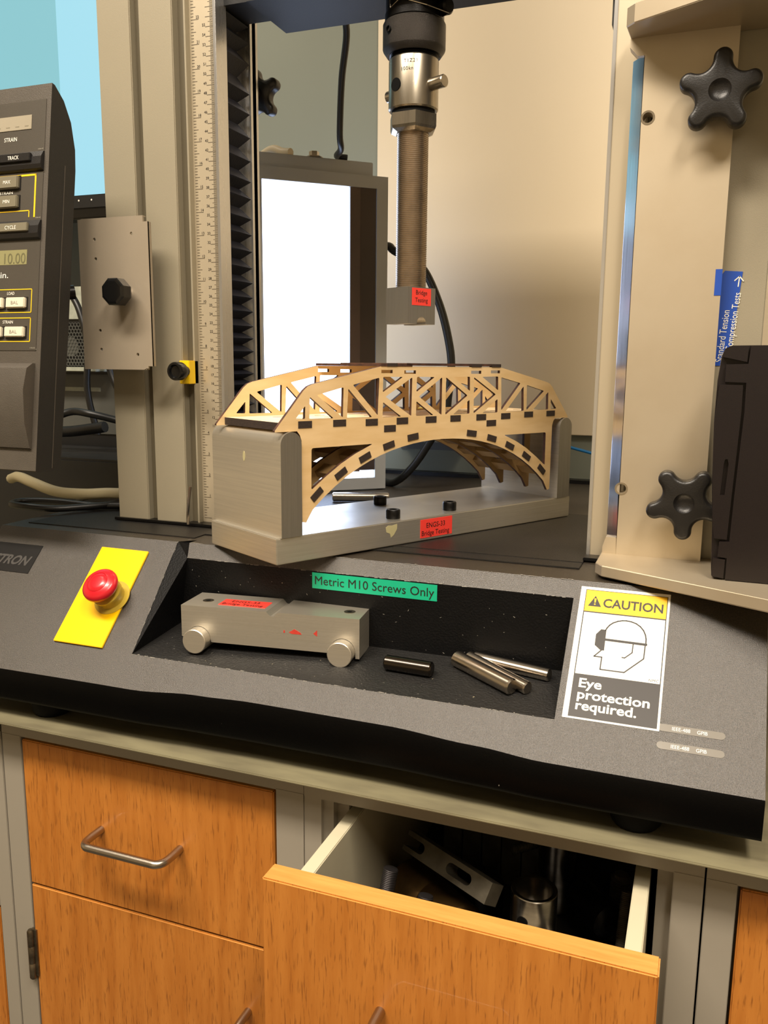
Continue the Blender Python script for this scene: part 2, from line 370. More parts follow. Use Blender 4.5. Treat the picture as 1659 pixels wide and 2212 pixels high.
# tray walls and floor
F0 = (-.5265, .6725, -.0975); FBL = (-.5235, .7564, -.0875); FBR = (-.098, .7564, -.085); F1 = (-.098, .6725, -.0975)
bm = BM()
quad(KL, KR, FBR, FBL); quad(L0, L1, F0, FBL, KL); quad(L0, KL, D0); quad(L0, D0, KL)
quad(KR, L3, F1, FBR); quad(D0, (-.519, .77, 0), KL)
obj('tray_wall', bm, black_recess, base)
bm = BM(); quad(F0, F1, FBR, FBL); obj('tray_mat', bm, mat_grit, base, label='gritty black mat on the tray floor')
def floor_z(y): return -.0975+(y-.6725)/.0839*.0112
# worn pale edges of the tray
def wear(name, pts, w, nrm):
    bm = BM(); P = [Vector(p) for p in pts]; nrm = Vector(nrm).normalized()
    for A, B in zip(P, P[1:]):
        d = (B-A); L = d.length; d.normalize(); s = d.cross(nrm); k = 0
        while k < L:
            if random.random() < .5:
                l = random.uniform(.0008, .006); u = random.uniform(.15, 1)*w; c = A+d*k+s*random.uniform(-w, w)*.5
                e = min(l, L-k)
                q = [c-s*u/2, c+d*e-s*u*random.random()/2, c+d*e+s*u*random.random()/2, c+s*u/2]
                bm.faces.new([bm.verts.new(v+nrm*.0004) for v in q])
            k += random.uniform(.001, .006)
    objt(name, bm, scuff, base)['kind'] = 'stuff'
SN = (0, -.7071, .7071)
wear('edge_scuffs', [KL, KR], .0008, (0, -.9, .5)); wear('edge_scuffs', [F0, F1], .0009, (0, -.9, .5)); wear('edge_scuffs', [L0, L1], .0006, SN)
wear('edge_scuffs', [(-.40, .7695, 0), (-.1, .7695, 0)], .0008, (0, -.5, .9)); wear('edge_scuffs', [L0, D0], .0015, (0, -.3, .9)); wear('edge_scuffs', [(-.5, .7705, 0), (-.52, .7705, 0)], .0008, (0, -.3, .9))
# loose metal flecks
bm = BM()
for i in range(170):
    r = random.random()
    if r < .35: x = random.uniform(-.51, -.11); z0 = random.uniform(-.083, -.018); c = Vector((x, .7561, z0)); a, b = X, Z
    elif r < .7: x = random.uniform(-.51, -.11); y0 = random.uniform(.675, .755); c = Vector((x, y0, floor_z(y0)+.0004)); a, b = X, Y
    else: x = random.uniform(-.62, .05); y0 = random.uniform(.775, 1.0); c = Vector((x, y0, .0004)); a, b = X, Y
    t = random.uniform(0, math.pi); l = random.uniform(.0003, .0010); w2 = random.uniform(.00015, .0003)
    d = a*math.cos(t)+b*math.sin(t); s = -a*math.sin(t)+b*math.cos(t)
    bm.faces.new([bm.verts.new(c+d*p*l+s*q*w2) for p, q in ((-1, -1), (1, -1), (1, 1), (-1, 1))])
o = objt('metal_flecks', bm, scuff, base); o['kind'] = 'stuff'
bm = BM(); box(bm, W, -.5265, -.1013, .812, 1.12, .0001, .0016, bev=.0004); box(bm, W, -.5265, -.1013, .836, .838, .0016, .0022)
obj('table_plate', bm, deck_black, base, label='thin black plate lying across the deck between the columns')
bm = BM(); box(bm, W, XL+.02, -.5265, .7915, 1.40, .0002, .0012); obj('deck_skin', bm, deck_black, base, label='dusty grey-black deck around the left column')
for fx_, fy_ in ((-.640, .680), (-.028, .680), (-.632, 1.38), (-.028, 1.38)):
    bm = BM(); lathe(bm, (fx_, fy_, -.180), Z, [(.018, 0), (.021, .004), (.021, .018), (.019, .0225)], 24); obj('rubber_foot', bm, foot_hole_m, base, smooth=40)
S = Fr((0, .6745, zs(.6745)), X, Vector((0, .70711, .70711)), Vector((0, -.70711, .70711)))    # frame lying on the sloping front
# maker's badge at the left
bm = BM(); box(bm, S, -.782, -.708, .0735, .1115, 0, .0007, bev=.0002); bd = obj('badge', bm, badge_m, base, label='black badge plate with dull grey slanted letters')
text('lettering', S, 'INSTRON', -.7135, .0835, .0168, badge_t, bd, n=.0010, align='r', width=.070, shear=.3, bold=.0006)
for i, (b0, b1) in enumerate((((-.0065), .0035), (-.0225, -.0125))):
    b0 += .0135+.008*0; b1 += .0135
for k, bb in enumerate((.0045, -.0105)):
    bm = BM(); L = .051; c0 = -.0155; h = .0062
    pts = [(c0+h/2+h/2*math.cos(t), bb+h/2*math.sin(t)) for t in [math.pi/2+math.pi*i/6 for i in range(7)]]+[(c0+L-h/2+h/2*math.cos(t), bb+h/2*math.sin(t)) for t in [-math.pi/2+math.pi*i/6 for i in range(7)]]
    poly(bm, S, pts, 0, .0003)
    lb = obj('port_label', bm, clear_lab, base, label='upper of the two small rounded port labels' if k == 0 else 'lower of the two small rounded port labels')
    text('lettering', S, 'IEEE-488', c0+.011, bb-.0014, .0043, white_pr, lb, n=.0004, width=.0138); text('lettering', S, 'GPIB', c0+.030, bb-.0014, .0043, white_pr, lb, n=.0004, width=.0078)
G = Fr((0, .7564, 0), X, Z, -Y)
bm = BM(); poly(bm, G, [(-.3627, -.0316), (-.2286, -.0313), (-.2285, -.0149), (-.3627, -.0150)], .0002, .0006)
gl = obj('screw_label', bm, green_lab, base, label='green label strip reading Metric M10 Screws Only')
text('lettering', G, 'Metric M10 Screws Only', -.3595, -.0272, .0128, blk_pr, gl, n=.0008, width=.128)

# ---- caution sign
cs = thing('caution_sign', 'white and yellow caution sticker about eye protection on the sloping black front', 'sign', S.p(-.053, 0, 0))
def SG(name, pts, n, m, parent=cs, holes=()):
    bm = BM(); prism(bm, SGF, [pts]+list(holes), 0.0002 if n == .0004 else n-.0001, n); return obj(name, bm, m, parent)
SGF = Fr(S.p(-.0917, 0, 0), S.a, S.b, S.n)
def rect(a0, a1, b0, b1): return [(a0, b0), (a1, b0), (a1, b1), (a0, b1)]
SG('sheet', rect(-.0006, .0775, .0005, .1290), .0004, white_pr)
fr = SG('frame_line', rect(.0040, .0755, .0022, .1262), .0005, blk_pr)
SG('white_field', rect(.0049, .0747, .0416, .1024), .0006, white_pr); yb = SG('yellow_band', rect(.0046, .0749, .1036, .1256), .0006, yel_sign)
SG('warning_triangle', [(.0074, .1090), (.0190, .1090), (.0132, .1200)], .0007, blk_pr)
bm = BM(); poly(bm, SGF, [(.0127, .1128), (.0138, .1128), (.0142, .1172), (.0123, .1172)], .0007, .0008); prism(bm, SGF, [circle(.01325, .1112, .0008, 10)], .0007, .0008); obj('exclamation_mark', bm, yel_sign, cs)
text('lettering', SGF, 'CAUTION', .0206, .1092, .0125, blk_pr, cs, n=.0008, width=.0515, bold=.00022)
bm = BM()
poly(bm, SGF, [(.0219, .0867), (.0263, .0864), (.0265, .0662), (.0234, .0662), (.0180, .0706), (.0179, .0812)], .0007, .0008)
stroke(bm, SGF, [(.0255, .0858), (.0266, .0885), (.0285, .0916), (.0312, .0942), (.0350, .0963), (.0390, .0975), (.0423, .0978), (.0465, .0974), (.0508, .0960), (.0545, .0935), (.0575, .0900), (.0594, .0860), (.0603, .0820), (.0605, .0770)], .0011, .0007, .0008)
stroke(bm, SGF, [(.0262, .0770), (.0610, .0766)], .0021, .0007, .0009)
stroke(bm, SGF, [(.0241, .0662), (.0187, .0597), (.0253, .0597), (.0252, .0480), (.0452, .0480), (.0599, .0630), (.0601, .0759)], .0010, .0007, .00085)
stroke(bm, SGF, [(.0501, .0760), (.0500, .0674), (.0442, .0615), (.0420, .0618)], .0009, .0007, .00085)
obj('goggled_head_pictogram', bm, blk_pr, cs)
text('lettering', SGF, 'NMC', .0655, .0428, .0035, blk_pr, cs, n=.0007, width=.0083, shear=.15, bold=0., sp=1.1)
for s_, a, b, w in (('Eye', .0094, .0295, .0190), ('protection', .0094, .0190, .0590), ('required.', .0092, .0090, .0495)):
    text('lettering', SGF, s_, a, b, .0118, white_pr, cs, n=.0007, width=w, bold=.00026)
# ---- emergency stop
es = thing('emergency_stop_button', 'red mushroom emergency stop button on a bright yellow plate on the sloping front', 'emergency stop', S.p(-.595, .06, 0))
bm = BM(); box(bm, S, -.6262, -.5633, -.002, .1175, .0001, .0026, bev=.0004); obj('yellow_base_plate', bm, yel_plate, es)
c = S.p(-.5800, .0560, .0026)
bm = BM(); lathe(bm, c, S.n, [(.0205, 0), (.0205, .0006), (.0150, .0010), (.0150, .008), (.0165, .010), (.0165, .0125), (.0125, .014)], 40); obj('collar', bm, yel_smoke, es, smooth=40, label='amber translucent collar')
bm = BM(); lathe(bm, c, S.n, [(.0095, .012), (.0095, .020), (.012, .022)], 32); obj('stem', bm, blk_pl, es, smooth=40)
bm = BM(); lathe(bm, c, S.n, [(.0, .0190), (.0150, .0200), (.0185, .0215), (.0196, .0245), (.0193, .0275), (.0165, .0305), (.0116, .0320), (.0112, .0314), (.0106, .0324), (.006, .0332), (0, .0335)], 48); obj('mushroom_head', bm, red_btn, es, smooth=50)

# ================================================================ counter and cabinets
bm = BM(); box(bm, W, -1.6, .7, .636, 1.4995, -.1830, -.1805, bev=.0008); obj('countertop', bm, cab_top, label='olive-grey steel counter under the black machine base', cat='countertop')
CY = .665
def handle(parent, xc, z, y, L=.0988, vert=False, drop=.0335):
    bm = BM(); r = .0042; h = L/2
    pts = [(-h, 0), (-h, -drop*.55), (-h*.97, -drop*.82), (-h*.86, -drop*.98), (-h*.7, -drop), (0, -drop), (h*.7, -drop), (h*.86, -drop*.98), (h*.97, -drop*.82), (h, -drop*.55), (h, 0)]
    P = [Vector((xc+a, y+b, z)) if not vert else Vector((xc, y+b, z+a)) for a, b in pts]
    tube(bm, P, r, 14, 4); return obj('handle', bm, handle_m, parent, smooth=50)
def front(parent, name, x0, x1, z0, z1, y0, y1, lab=None):
    bm = BM(); box(bm, W, x0, x1, y0, y1, z0, z1, bev=.0012)
    o = obj(name, bm, [oak_m, oak_edge], parent, label=lab)
    for p in o.data.polygons:
        if p.normal.z > .5: p.material_index = 1
    return o
# left cabinet
lc = thing('base_cabinet', 'grey steel cabinet with a closed oak drawer above an oak door', 'cabinet', (-.5228, .8365, -.95))
bm = BM()
box(bm, W, -.7006, -.6739, CY, 1.2547, -.95, -.2086, bev=.0006); box(bm, W, -.3592, -.3299, CY, 1.2547, -.95, -.2086)
box(bm, W, -.7006, -.3299, CY+.0005, 1.2547, -.2096, -.1832); box(bm, W, -.6739, -.3592, 1.2443, 1.2547, -.95, -.2096); box(bm, W, -.6739, -.3592, CY+.018, CY+.022, -.95, -.2096)
obj('carcass', bm, cab_grey, lc)
d = front(lc, 'drawer', -.6708, -.3613, -.3832, -.2112, CY-.002, CY+.016); handle(d, -.5191, -.2959, CY-.002)
d = front(lc, 'door', -.6708, -.3613, -.8454, -.3853, CY-.002, CY+.016); handle(d, -.3937, -.5108, CY-.002, vert=True)
bm = BM(); hx, hy = -.6749, CY-.004
lathe(bm, (hx, hy, -.5045), Z, [(.003, 0), (.0042, .002), (.0042, .0195), (.0038, .020), (.0038, .0205), (.0042, .021), (.0042, .041), (.0038, .0415), (.0042, .042), (.0042, .060), (.003, .062)], 14)
box(bm, W, hx, hx+.008, hy, hy+.004, -.5003, -.4418); obj('hinge', bm, hinge_m, lc, smooth=40)
# far left neighbour
nc = thing('base_cabinet', 'grey cabinet at the extreme lower left showing a sliver of oak', 'cabinet', (-.8365, .8365, -.95))
bm = BM(); box(bm, W, -.7215, -.7021, CY, 1.2547, -.95, -.2086, bev=.0006); box(bm, W, -1.3593, -.7215, CY, 1.2547, -.4271, -.2086, bev=.0006); box(bm, W, -1.3593, -.7215, CY+.02, 1.2547, -.95, -.4271); obj('carcass', bm, cab_grey, nc)
front(nc, 'door', -1.1502, -.7241, -.8454, -.4303, CY+.001, CY+.018)
# middle cabinet with the pulled-out drawer
mc = thing('base_cabinet', 'grey steel cabinet whose wide oak drawer is pulled out over tools', 'cabinet', (-.1568, .8365, -.95))
bm = BM()
box(bm, W, -.3294, -.3115, CY+.001, 1.2547, -.95, -.2086); box(bm, W, -.3115, -.3009, CY+.006, 1.2547, -.95, -.2086); box(bm, W, -.3009, -.2891, CY+.016, 1.2547, -.95, -.2086)
box(bm, W, -.0076, .0047, CY+.012, 1.2547, -.95, -.2086); box(bm, W, .0047, .0282, CY, 1.2547, -.95, -.2086, bev=.0006)
box(bm, W, -.2891, -.0076, 1.2443, 1.2547, -.95, -.2086); box(bm, W, -.2891, -.0076, CY+.1, 1.2443, -.3874, -.3832)
box(bm, W, -.3294, .0282, CY+.0005, CY+.012, -.2102, -.1832)
obj('carcass', bm, cab_grey, mc)
od = front(mc, 'drawer', -.3092, -.0003, -.3895, -.2170, .5458, .5678, 'open oak drawer front')
for x0, x1 in ((-.2891, -.2760), (-.0256, -.0131)):
    bm = BM(); box(bm, W, x0, x1, .5678, 1.0299, -.3686, -.2238, bev=.0008); obj('drawer_side', bm, drawer_cream, mc)
bm = BM(); box(bm, W, -.2760, -.0256, .5678, 1.0299, -.3686, -.3633); obj('drawer_bottom', bm, pc_dark, mc)
bm = BM(); box(bm, W, -.2760, -.0256, 1.0195, 1.0299, -.3633, -.2389); obj('drawer_back', bm, drawer_cream, mc)
handle(od, -.1547, -.3079, .5458, L=.1000)
front(mc, 'door', -.2881, -.0089, -.8454, -.3916, CY, CY+.016)
rc = thing('base_cabinet', 'grey cabinet at the lower right edge with an oak door', 'cabinet', (.2614, .8365, -.95))
bm = BM(); box(bm, W, .0298, .0531, CY, 1.2547, -.95, -.2086, bev=.0006); box(bm, W, .0298, .4705, CY+.0005, 1.2547, -.2102, -.1832); box(bm, W, .0531, .4705, CY+.02, 1.2547, -.95, -.2117); obj('carcass', bm, cab_grey, rc)
front(rc, 'door', .0556, .4182, -.8454, -.2128, CY+.001, CY+.018)
DB = -.3631
# ---- drawer contents
def rodthing(name, lab, cat, p, q, r, m, dr=.0006, pitch=.0016, thr=True, group=None):
    p, q = Vector(p), Vector(q); L = (q-p).length; bm = BM()
    prof = [(r*.5, 0)]+(thread(r, dr, .001, L-.001, pitch) if thr else [(r, .001), (r, L-.001)])+[(r*.45, L)]
    lathe(bm, p, q-p, prof, 18); return obj(name, bm, m, label=lab, cat=cat, smooth=30, group=group)
# slotted clamp bar, leaning
CSIGN = 1
A_ = Vector((-.2456, .7345, -.2651)); B_ = Vector((-.1472, .6787, -.2651)); C_ = Vector((-.2535, .7263, -.2828)); ax = (B_-A_); Lb = ax.length; ax.normalize(); bx = (C_-A_); bx = (bx-ax*bx.dot(ax)).normalized()
CBF = Fr(A_+ax.cross(bx).normalized()*.018*CSIGN, ax, bx, ax.cross(bx).normalized()*-CSIGN)
w0 = .0199
def slot(c0, c1, r, y): return [(c0+r*math.cos(t), y+r*math.sin(t)) for t in [math.pi/2+math.pi*i/8 for i in range(9)]]+[(c1+r*math.cos(t), y+r*math.sin(t)) for t in [-math.pi/2+math.pi*i/8 for i in range(9)]]
out = [(0, 0), (Lb, 0), (Lb, w0), (0, w0), (0, w0*.76)]+[(.022+.0052*math.cos(t), w0*.5+.0052*math.sin(t)) for t in [math.pi/2-math.pi*i/8 for i in range(9)]]+[(0, w0*.24)]
bm = BM(); prism(bm, CBF, [out, slot(.064, .086, .0052, w0*.5)], 0, .018)
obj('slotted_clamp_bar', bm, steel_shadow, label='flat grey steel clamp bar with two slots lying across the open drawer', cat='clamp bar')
bm = BM(); prof = [(.010, -.003), (.024, 0), (.0262, .003), (.0262, .045), (.0255, .046), (.0255, .0475), (.0262, .0485), (.0262, .092), (.024, .095)]
lathe(bm, (-.2541, .7528, -.3351), (.0985, -.075, 0), prof, 32); obj('bronze_cylinder', bm, brass_dk, label='dark bronze grip body lying under the slotted bar in the drawer', cat='machine part', smooth=35)
rodthing('threaded_stud', 'tall dark threaded stud standing near the left side of the open drawer', 'threaded stud', (-.2520, .6509, DB+.008), (-.2421, .6713, -.2677), .0072, stud_m)
rodthing('threaded_stud', 'dark threaded stud standing just behind the front of the open drawer', 'threaded stud', (-.2117, .6357, DB), (-.2044, .6619, -.2797), .0072, stud_m)
# ring cup with cross hole
cx, cy = -.1140, .7068; rc_ = .0214; ztop = -.2802
bm = BM(); seg = 48
prof = [(rc_-.0045, -.03), (rc_-.0045, -.0005), (rc_-.0035, 0), (rc_-.0006, 0), (rc_, -.0008), (rc_, -.077), (rc_-.001, -.0785), (0, -.0785)]
lathe(bm, (cx, cy, ztop), Z, [(0, -.03)]+prof, seg, cap=False); cup = obj('steel_cup', bm, steel, None, 'shiny steel cylinder with a round cross hole standing in the open drawer', 'machine part', smooth=35)
hd = Vector((-.30, -.954, 0)).normalized()
bm = BM(); t0 = Vector((cx, cy, ztop-.0225)); f_ = Fr(t0, Vector((-hd.y, hd.x, 0)), Z, hd)
lathe(bm, f_.p(0, 0, rc_-.0055), f_.n, [(.0052, 0), (.0052, .0059), (0, .0059)], 24, cap=False); obj('cross_hole_shade', bm, foot_hole_m, cup)  # black disc in place of the shaded hole through the cup
bm = BM(); lathe(bm, (-.1082, .8130, DB), Z, [(.019, 0), (.020, .001), (.020, .100), (.018, .102), (.010, .102), (.010, .09), (0, .09)], 36, cap=False); obj('steel_sleeve', bm, steel, label='polished steel sleeve standing at the back of the open drawer', cat='machine part', smooth=35)
rodthing('threaded_stud', 'small threaded stud lying at the back of the drawer beside the sleeve', 'threaded stud', (-.1568, .8103, -.3121), (-.1234, .8365, -.3069), .0052, steel_shadow)
JL = ['leftmost', 'second from left', 'middle', 'second from right', 'rightmost']
for k in range(5):
    bm = BM(); box(bm, W, -.2363+.022*k, -.2159+.022*k, .8260, .8835, DB, -.293+.003*(k % 2), bev=.0008)
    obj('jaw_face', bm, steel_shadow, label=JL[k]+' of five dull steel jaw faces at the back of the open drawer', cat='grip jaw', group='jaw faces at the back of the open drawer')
bm = BM(); lathe(bm, (-.1840, .7758, DB+.001), (0, 0, 1), [(.026, 0), (.027, .002), (.027, .030), (.025, .032), (.012, .032), (.012, .02), (0, .02)], 32, cap=False); obj('black_ring', bm, blk_metal, label='black ring nut behind the slotted bar in the drawer', cat='ring nut', smooth=35)
bm = BM(); lathe(bm, (-.0816, .7790, -.3226), (.048, -.052, .0), [(.012, 0), (.0165, .002), (.0165, .048), (.012, .052), (.0085, .053), (.0085, .066), (0, .066)], 28); obj('black_spindle', bm, blk_metal, label='black steel spindle lying aslant right of the shiny cup', cat='machine part', smooth=35)
rodthing('threaded_stud', 'thin threaded stud leaning on the right side of the open drawer', 'threaded stud', (-.0361, .6985, -.3560), (-.0335, .7319, -.2787), .0052, steel_shadow)
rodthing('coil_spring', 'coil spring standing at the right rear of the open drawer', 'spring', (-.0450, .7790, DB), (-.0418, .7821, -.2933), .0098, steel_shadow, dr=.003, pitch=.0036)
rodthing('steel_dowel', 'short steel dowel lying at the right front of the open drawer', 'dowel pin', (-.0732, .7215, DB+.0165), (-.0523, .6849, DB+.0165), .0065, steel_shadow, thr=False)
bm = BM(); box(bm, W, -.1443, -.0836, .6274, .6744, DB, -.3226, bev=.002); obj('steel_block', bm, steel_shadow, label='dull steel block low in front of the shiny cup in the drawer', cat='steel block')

# ================================================================ columns
def zt(z): return .195+(z-.195)*.977
ZT = 1.25
def column(name, lab, xi, s):       # xi: x of inner face, s=-1 column extends to the left of it
    c = thing(name, lab, 'machine column', (xi+s*.075, .91, 0))
    def xb(bm, d0, d1, y0, y1, z0=0.0, z1=ZT, bev=0., mi=0):
        a, b = sorted((xi+s*d0, xi+s*d1)); box(bm, W, a, b, y0, y1, z0, z1, bev, mi)
    bm = BM()
    xb(bm, .0340, .1485, .8660, .955); xb(bm, .0335, .0345, .864, .866)
    xb(bm, .0480, .0920, .8500, .866, bev=.001); xb(bm, .1035, .1485, .8500, .866, bev=.001)
    xb(bm, .0340, .0360, .8545, .866); xb(bm, .0345, .0385, .858, .866)
    obj('profile', bm, taupe, c)
    bm = BM(); xb(bm, .0370, .0480, .8615, .8665); xb(bm, .0920, .1035, .8600, .8665); obj('groove', bm, taupe_dark, c)
    bm = BM(); xb(bm, .0035, .0340, .863, .870); ru = obj('scale_strip', bm, ruler_al, c)
    bm = BM(); xb(bm, 0, .0035, .8615, .885, bev=.0005); xb(bm, 0, .002, .937, .955); xb(bm, 0, .0015, .942, .950); xb(bm, .002, .034, .950, .955); xb(bm, .012, .034, .870, .950); obj('edge_trim', bm, edge_al, c)
    bm = BM(); xb(bm, -.001, .1525, .845, .962, 0.0018, .005, bev=.0006); obj('foot_plate', bm, blk_metal, c)
    return c, ru
lcol, ruler = column('machine_column', 'left taupe machine column with a metric and inch scale strip', -.5265, -1)
rcol, rr2 = column('machine_column', 'right taupe machine column behind the aluminium bracket', -.1013, 1)
# scale marks on the left column
RF = Fr((0, .863, .010), X, Z, -Y)
bm = BM(); xr0, xl0 = -.5305, -.5585
def tick(x0, x1, z, w=.00016): box(bm, RF, x0, x1, z-w, z+w, 0, .0002)
for mm in range(0, 600):
    L = .0040 if mm % 5 else (.0062 if mm % 10 else .0098)
    tick(xr0-L, xr0, mm*.001, .00013 if mm % 10 else .0002)
for k in range(0, 24*8):
    z = k*.0254/8; L = (.0098 if k % 8 == 0 else (.0062 if k % 4 == 0 else .0034))
    tick(xl0, xl0+L, z, .0002)
me = obj('scale_marks', bm, blk_pr, ruler); me['kind'] = 'stuff'
bm = BM()
for k in range(1, 56): add_text(bm, RF, str(k), xr0-.0118, k*.01+.0008, .0042, n=.0003, align='c')
for k in range(1, 23): add_text(bm, RF, str(k), xl0+.0085, k*.0254+.0010, .0042, n=.0003, align='c')
objt('scale_numerals', bm, blk_pr, ruler)['kind'] = 'stuff'
# bellows
bl = [.583, .565, .542, .5096, .4871, .4607, .4343, .4108, .3913, .3678, .3493, .3298, .3103, .2927, .2751, .2585, .2409, .2263, .2106, .195, .1833, .1706]
while bl[-1] > .02: bl.append(bl[-1]-.0122)
for colr, xi, s in ((lcol, -.5265, -1), (rcol, -.1013, 1)):
    bm = BM(); y0, y1 = .888, .935
    rows = []
    for a, b in zip(bl, bl[1:]+[bl[-1]-.012]):
        rows.append((xi+s*.001, y0-.003, y1+.001, a)); rows.append((xi+s*.0100, y0, y1-.012, a-(a-b)*.5))
    V = [[bm.verts.new((x, yy, z)) for x, yy in ((x, ya), (x, yb), (xi+s*.0118, yb+.0005), (xi+s*.0118, ya-.0005))] for x, ya, yb, z in rows]
    for P, Q in zip(V, V[1:]):
        for i in range(4): bm.faces.new((P[i], P[(i+1) % 4], Q[(i+1) % 4], Q[i]))
    obj('bellows', bm, bellow_m, colr, label='pleated black bellows')
# yellow travel stop with knob, hex key
st = thing('travel_stop', 'yellow travel stop block with a round black knob in the left column groove', 'travel stop', (-.567, .845, .17))
bm = BM(); box(bm, W, -.5740, -.5605, .842, .8612, .1715, .1985, bev=.0006); obj('stop_block', bm, yel_clip, st)
bm = BM(); lathe(bm, (-.5655, .842, .1862), (0, -1, 0), [(.006, 0), (.006, .008), (.0098, .009), (.0105, .011), (.0105, .021), (.0096, .0225), (.0075, .0225), (.0060, .0195), (0, .019)], 32, cap=False); obj('knob', bm, blk_gloss, st, smooth=40)
bm = BM(); tube(bm, [(-.5655, .8375, .0055), (-.5655, .8375, .016), (-.5645, .8365, .0245), (-.5615, .8340, .036), (-.5570, .8315, .0525)], .0019, 6, 4); obj('hex_key', bm, handle_m, label='small bent steel hex key standing at the foot of the left column', cat='hex key')
# mounting plate on left column, with octagon knob
mp_ = thing('mounting_plate', 'taupe metal mounting plate with a black octagonal knob on the left column', 'mounting plate', (-.64, .82, .27))
MPF = Fr((0, .815, 0), X, Z, -Y)
bm = BM(); prism(bm, MPF, [[(-.6870, .1875), (-.6030, .1875), (-.6000, .1890), (-.5970, .1890), (-.5970, .1915), (-.5912, .1915), (-.5912, .3505), (-.5975, .3505), (-.5975, .3572), (-.6870, .3565)]]+[circle(a, b, .0019, 12) for a, b in ((-.6645, .334), (-.6639, .3125), (-.6133, .3383), (-.6623, .232), (-.6618, .2104), (-.6111, .2047))], -.0025, 0)
box(bm, W, -.5925, -.5912, .8155, .8215, .1915, .3505); box(bm, W, -.6870, -.6858, .8155, .8215, .1875, .3565); box(bm, W, -.683, -.598, .8155, .8215, .3560, .3572); box(bm, W, -.687, -.600, .8155, .8215, .1875, .1887)
obj('plate', bm, mat('taupe_plate_paint', (164, 152, 134), .36, metal=.35, bump=.1, bscale=1500, var=.05), mp_)
bm = BM(); box(bm, W, -.665, -.625, .8178, .8495, .22, .33); obj('backing', bm, blk_pl, mp_)
bm = BM(); lathe(bm, (-.6222, .8160, .2732), (0, -1, 0), [(.0060, 0), (.0060, .012)], 24); obj('knob_spindle', bm, steel, mp_, smooth=40)
bm = BM(); lathe(bm, (-.6222, .8160, .2732), (0, -1, 0), [(.0100, .010), (.0148, .0115), (.0158, .014), (.0158, .026), (.0145, .0275), (.012, .0280)], 8, a0=R(22.5)); obj('octagon_knob', bm, blk_gloss, mp_)

# ================================================================ crosshead and loading string
bm = BM(); prism(bm, Fr((0, 0, 0), Y, Z, X), [[(.862, .5785), (.955, .5785), (.955, .785), (.862, .785)]], -.4880, -.1013)
prism(bm, Fr((0, 0, 0), Y, Z, X), [[(.880, .5860), (.935, .5860), (.935, .78), (.88, .78)]], -.540, -.4880)
obj('crosshead', bm, xhead_m, label='dark blue-black crosshead beam spanning the two columns at the top', cat='crosshead')
bm = BM(); prism(bm, Fr((0, 0, 0), X, Z, Y), [[(-.1075, .70), (-.1075, .522), (-.1013, .505), (-.1013, .70)]], .900, .940); obj('cover_end', bm, blk_pl, rcol)
RX, RY = -.314, .9125
ls = thing('loading_rod', 'threaded steel loading rod hanging from the crosshead above the bridge', 'loading rod', (RX, RY, .5785))
def lat(name, prof, m, seg=48, lab=None, a0=0., sm=35):
    bm = BM(); lathe(bm, (RX, RY, 0), Z, prof, seg, a0=a0); return obj(name, bm, m, ls, label=lab, smooth=sm)
lat('adapter_body', [(.0305, .5585), (.0305, .5785)], blk_metal)
lat('upper_collar', [(.0300, .5515), (.0315, .5535), (.0315, .5600)], blk_metal)
kr = lat('knurled_ring', [(.0250, .5205), (.0290, .5195), (.0330, .5250), (.0335, .5265), (.0335, .5500), (.0325, .5518), (.029, .552)], knurl, 64)
bm = BM(); lathe(bm, (RX-.0172, RY-.0274, .5400), (-.53, -.85, 0), [(0, 0), (.0030, 0), (.0030, .0032), (.0036, .0026)], 18, cap=False); obj('spanner_hole_shade', bm, foot_hole_m, kr)  # black lining stands in for the shade inside the spanner hole
lat('thread_neck', thread(.0262, .0012, .5135, .5225, .0018), blk_metal)
lat('coupling', [(.0255, .4645), (.0268, .4660), (.0268, .5140), (.0262, .5155), (.020, .516)], steel_dk, 64, 'burnished coupling sleeve stamped with small letters')
lat('neck_groove', [(.0235, .4600), (.0235, .4650)], foot_hole_m)
bm = BM()
def oncyl(a, b): t = a/.0268; return Vector((RX+math.sin(t+R(-1))*.0270, RY-math.cos(t+R(-1))*.0270, b))
add_text(bm, None, 'T1Z23', -.0015, .5065, .0050, align='l', fn=oncyl, sp=1.15); add_text(bm, None, '100kn', -.0040, .4990, .0050, align='l', fn=oncyl, sp=1.15)
objt('stamped_letters', bm, mat('stamped_dark', (70, 64, 54), .4, metal=.6, var=.1), ls)
bm = BM(); d_ = Vector((.0771, -.0354, 0)).normalized(); pc = Vector((RX, RY, .4870)); cyl(bm, pc-d_*.0385, pc+d_*.0445, .0064, 24, .0008); obj('cross_pin', bm, steel, ls, smooth=40)
bm = BM(); hd2 = Vector((-.43, -.90, 0)).normalized(); lathe(bm, Vector((RX, RY, .4868))+hd2*.0254, hd2, [(.0066, 0), (.0066, .0018), (0, .0018)], 24, cap=False); obj('pin_hole_shade', bm, foot_hole_m, ls)  # thin black disc painted as the dark of an open hole
bm = BM(); lathe(bm, (RX, RY, 0), Z, [(.0205, .4420), (.0262, .4448), (.0274, .4475), (.0274, .4600), (.0240, .4610)], 6, a0=R(24)); obj('lock_nut', bm, steel_dk, ls)
lat('threaded_rod', thread(.0171, .0008, .2800, .4440, .00196), steel_thr, 56, sm=25)
t60 = R(60.78); E1 = Vector((math.cos(t60), math.sin(t60), 0)); E2 = Vector((-math.sin(t60), math.cos(t60), 0))
LBF = Fr((RX, RY, 0), E1, Z, -E2)
hx_, hz0, hz1 = .0205, .2405, .2800
arc = [(.0068*math.cos(t), hz0+.0068*math.sin(t)+.001) for t in [math.pi*i/12 for i in range(13)]]
bm = BM(); prism(bm, LBF, [[(-hx_, hz0), (-hx_, hz1), (hx_, hz1), (hx_, hz0)]+[(.0068, hz0)]+arc+[(-.0068, hz0)]], -.0185, .0185)
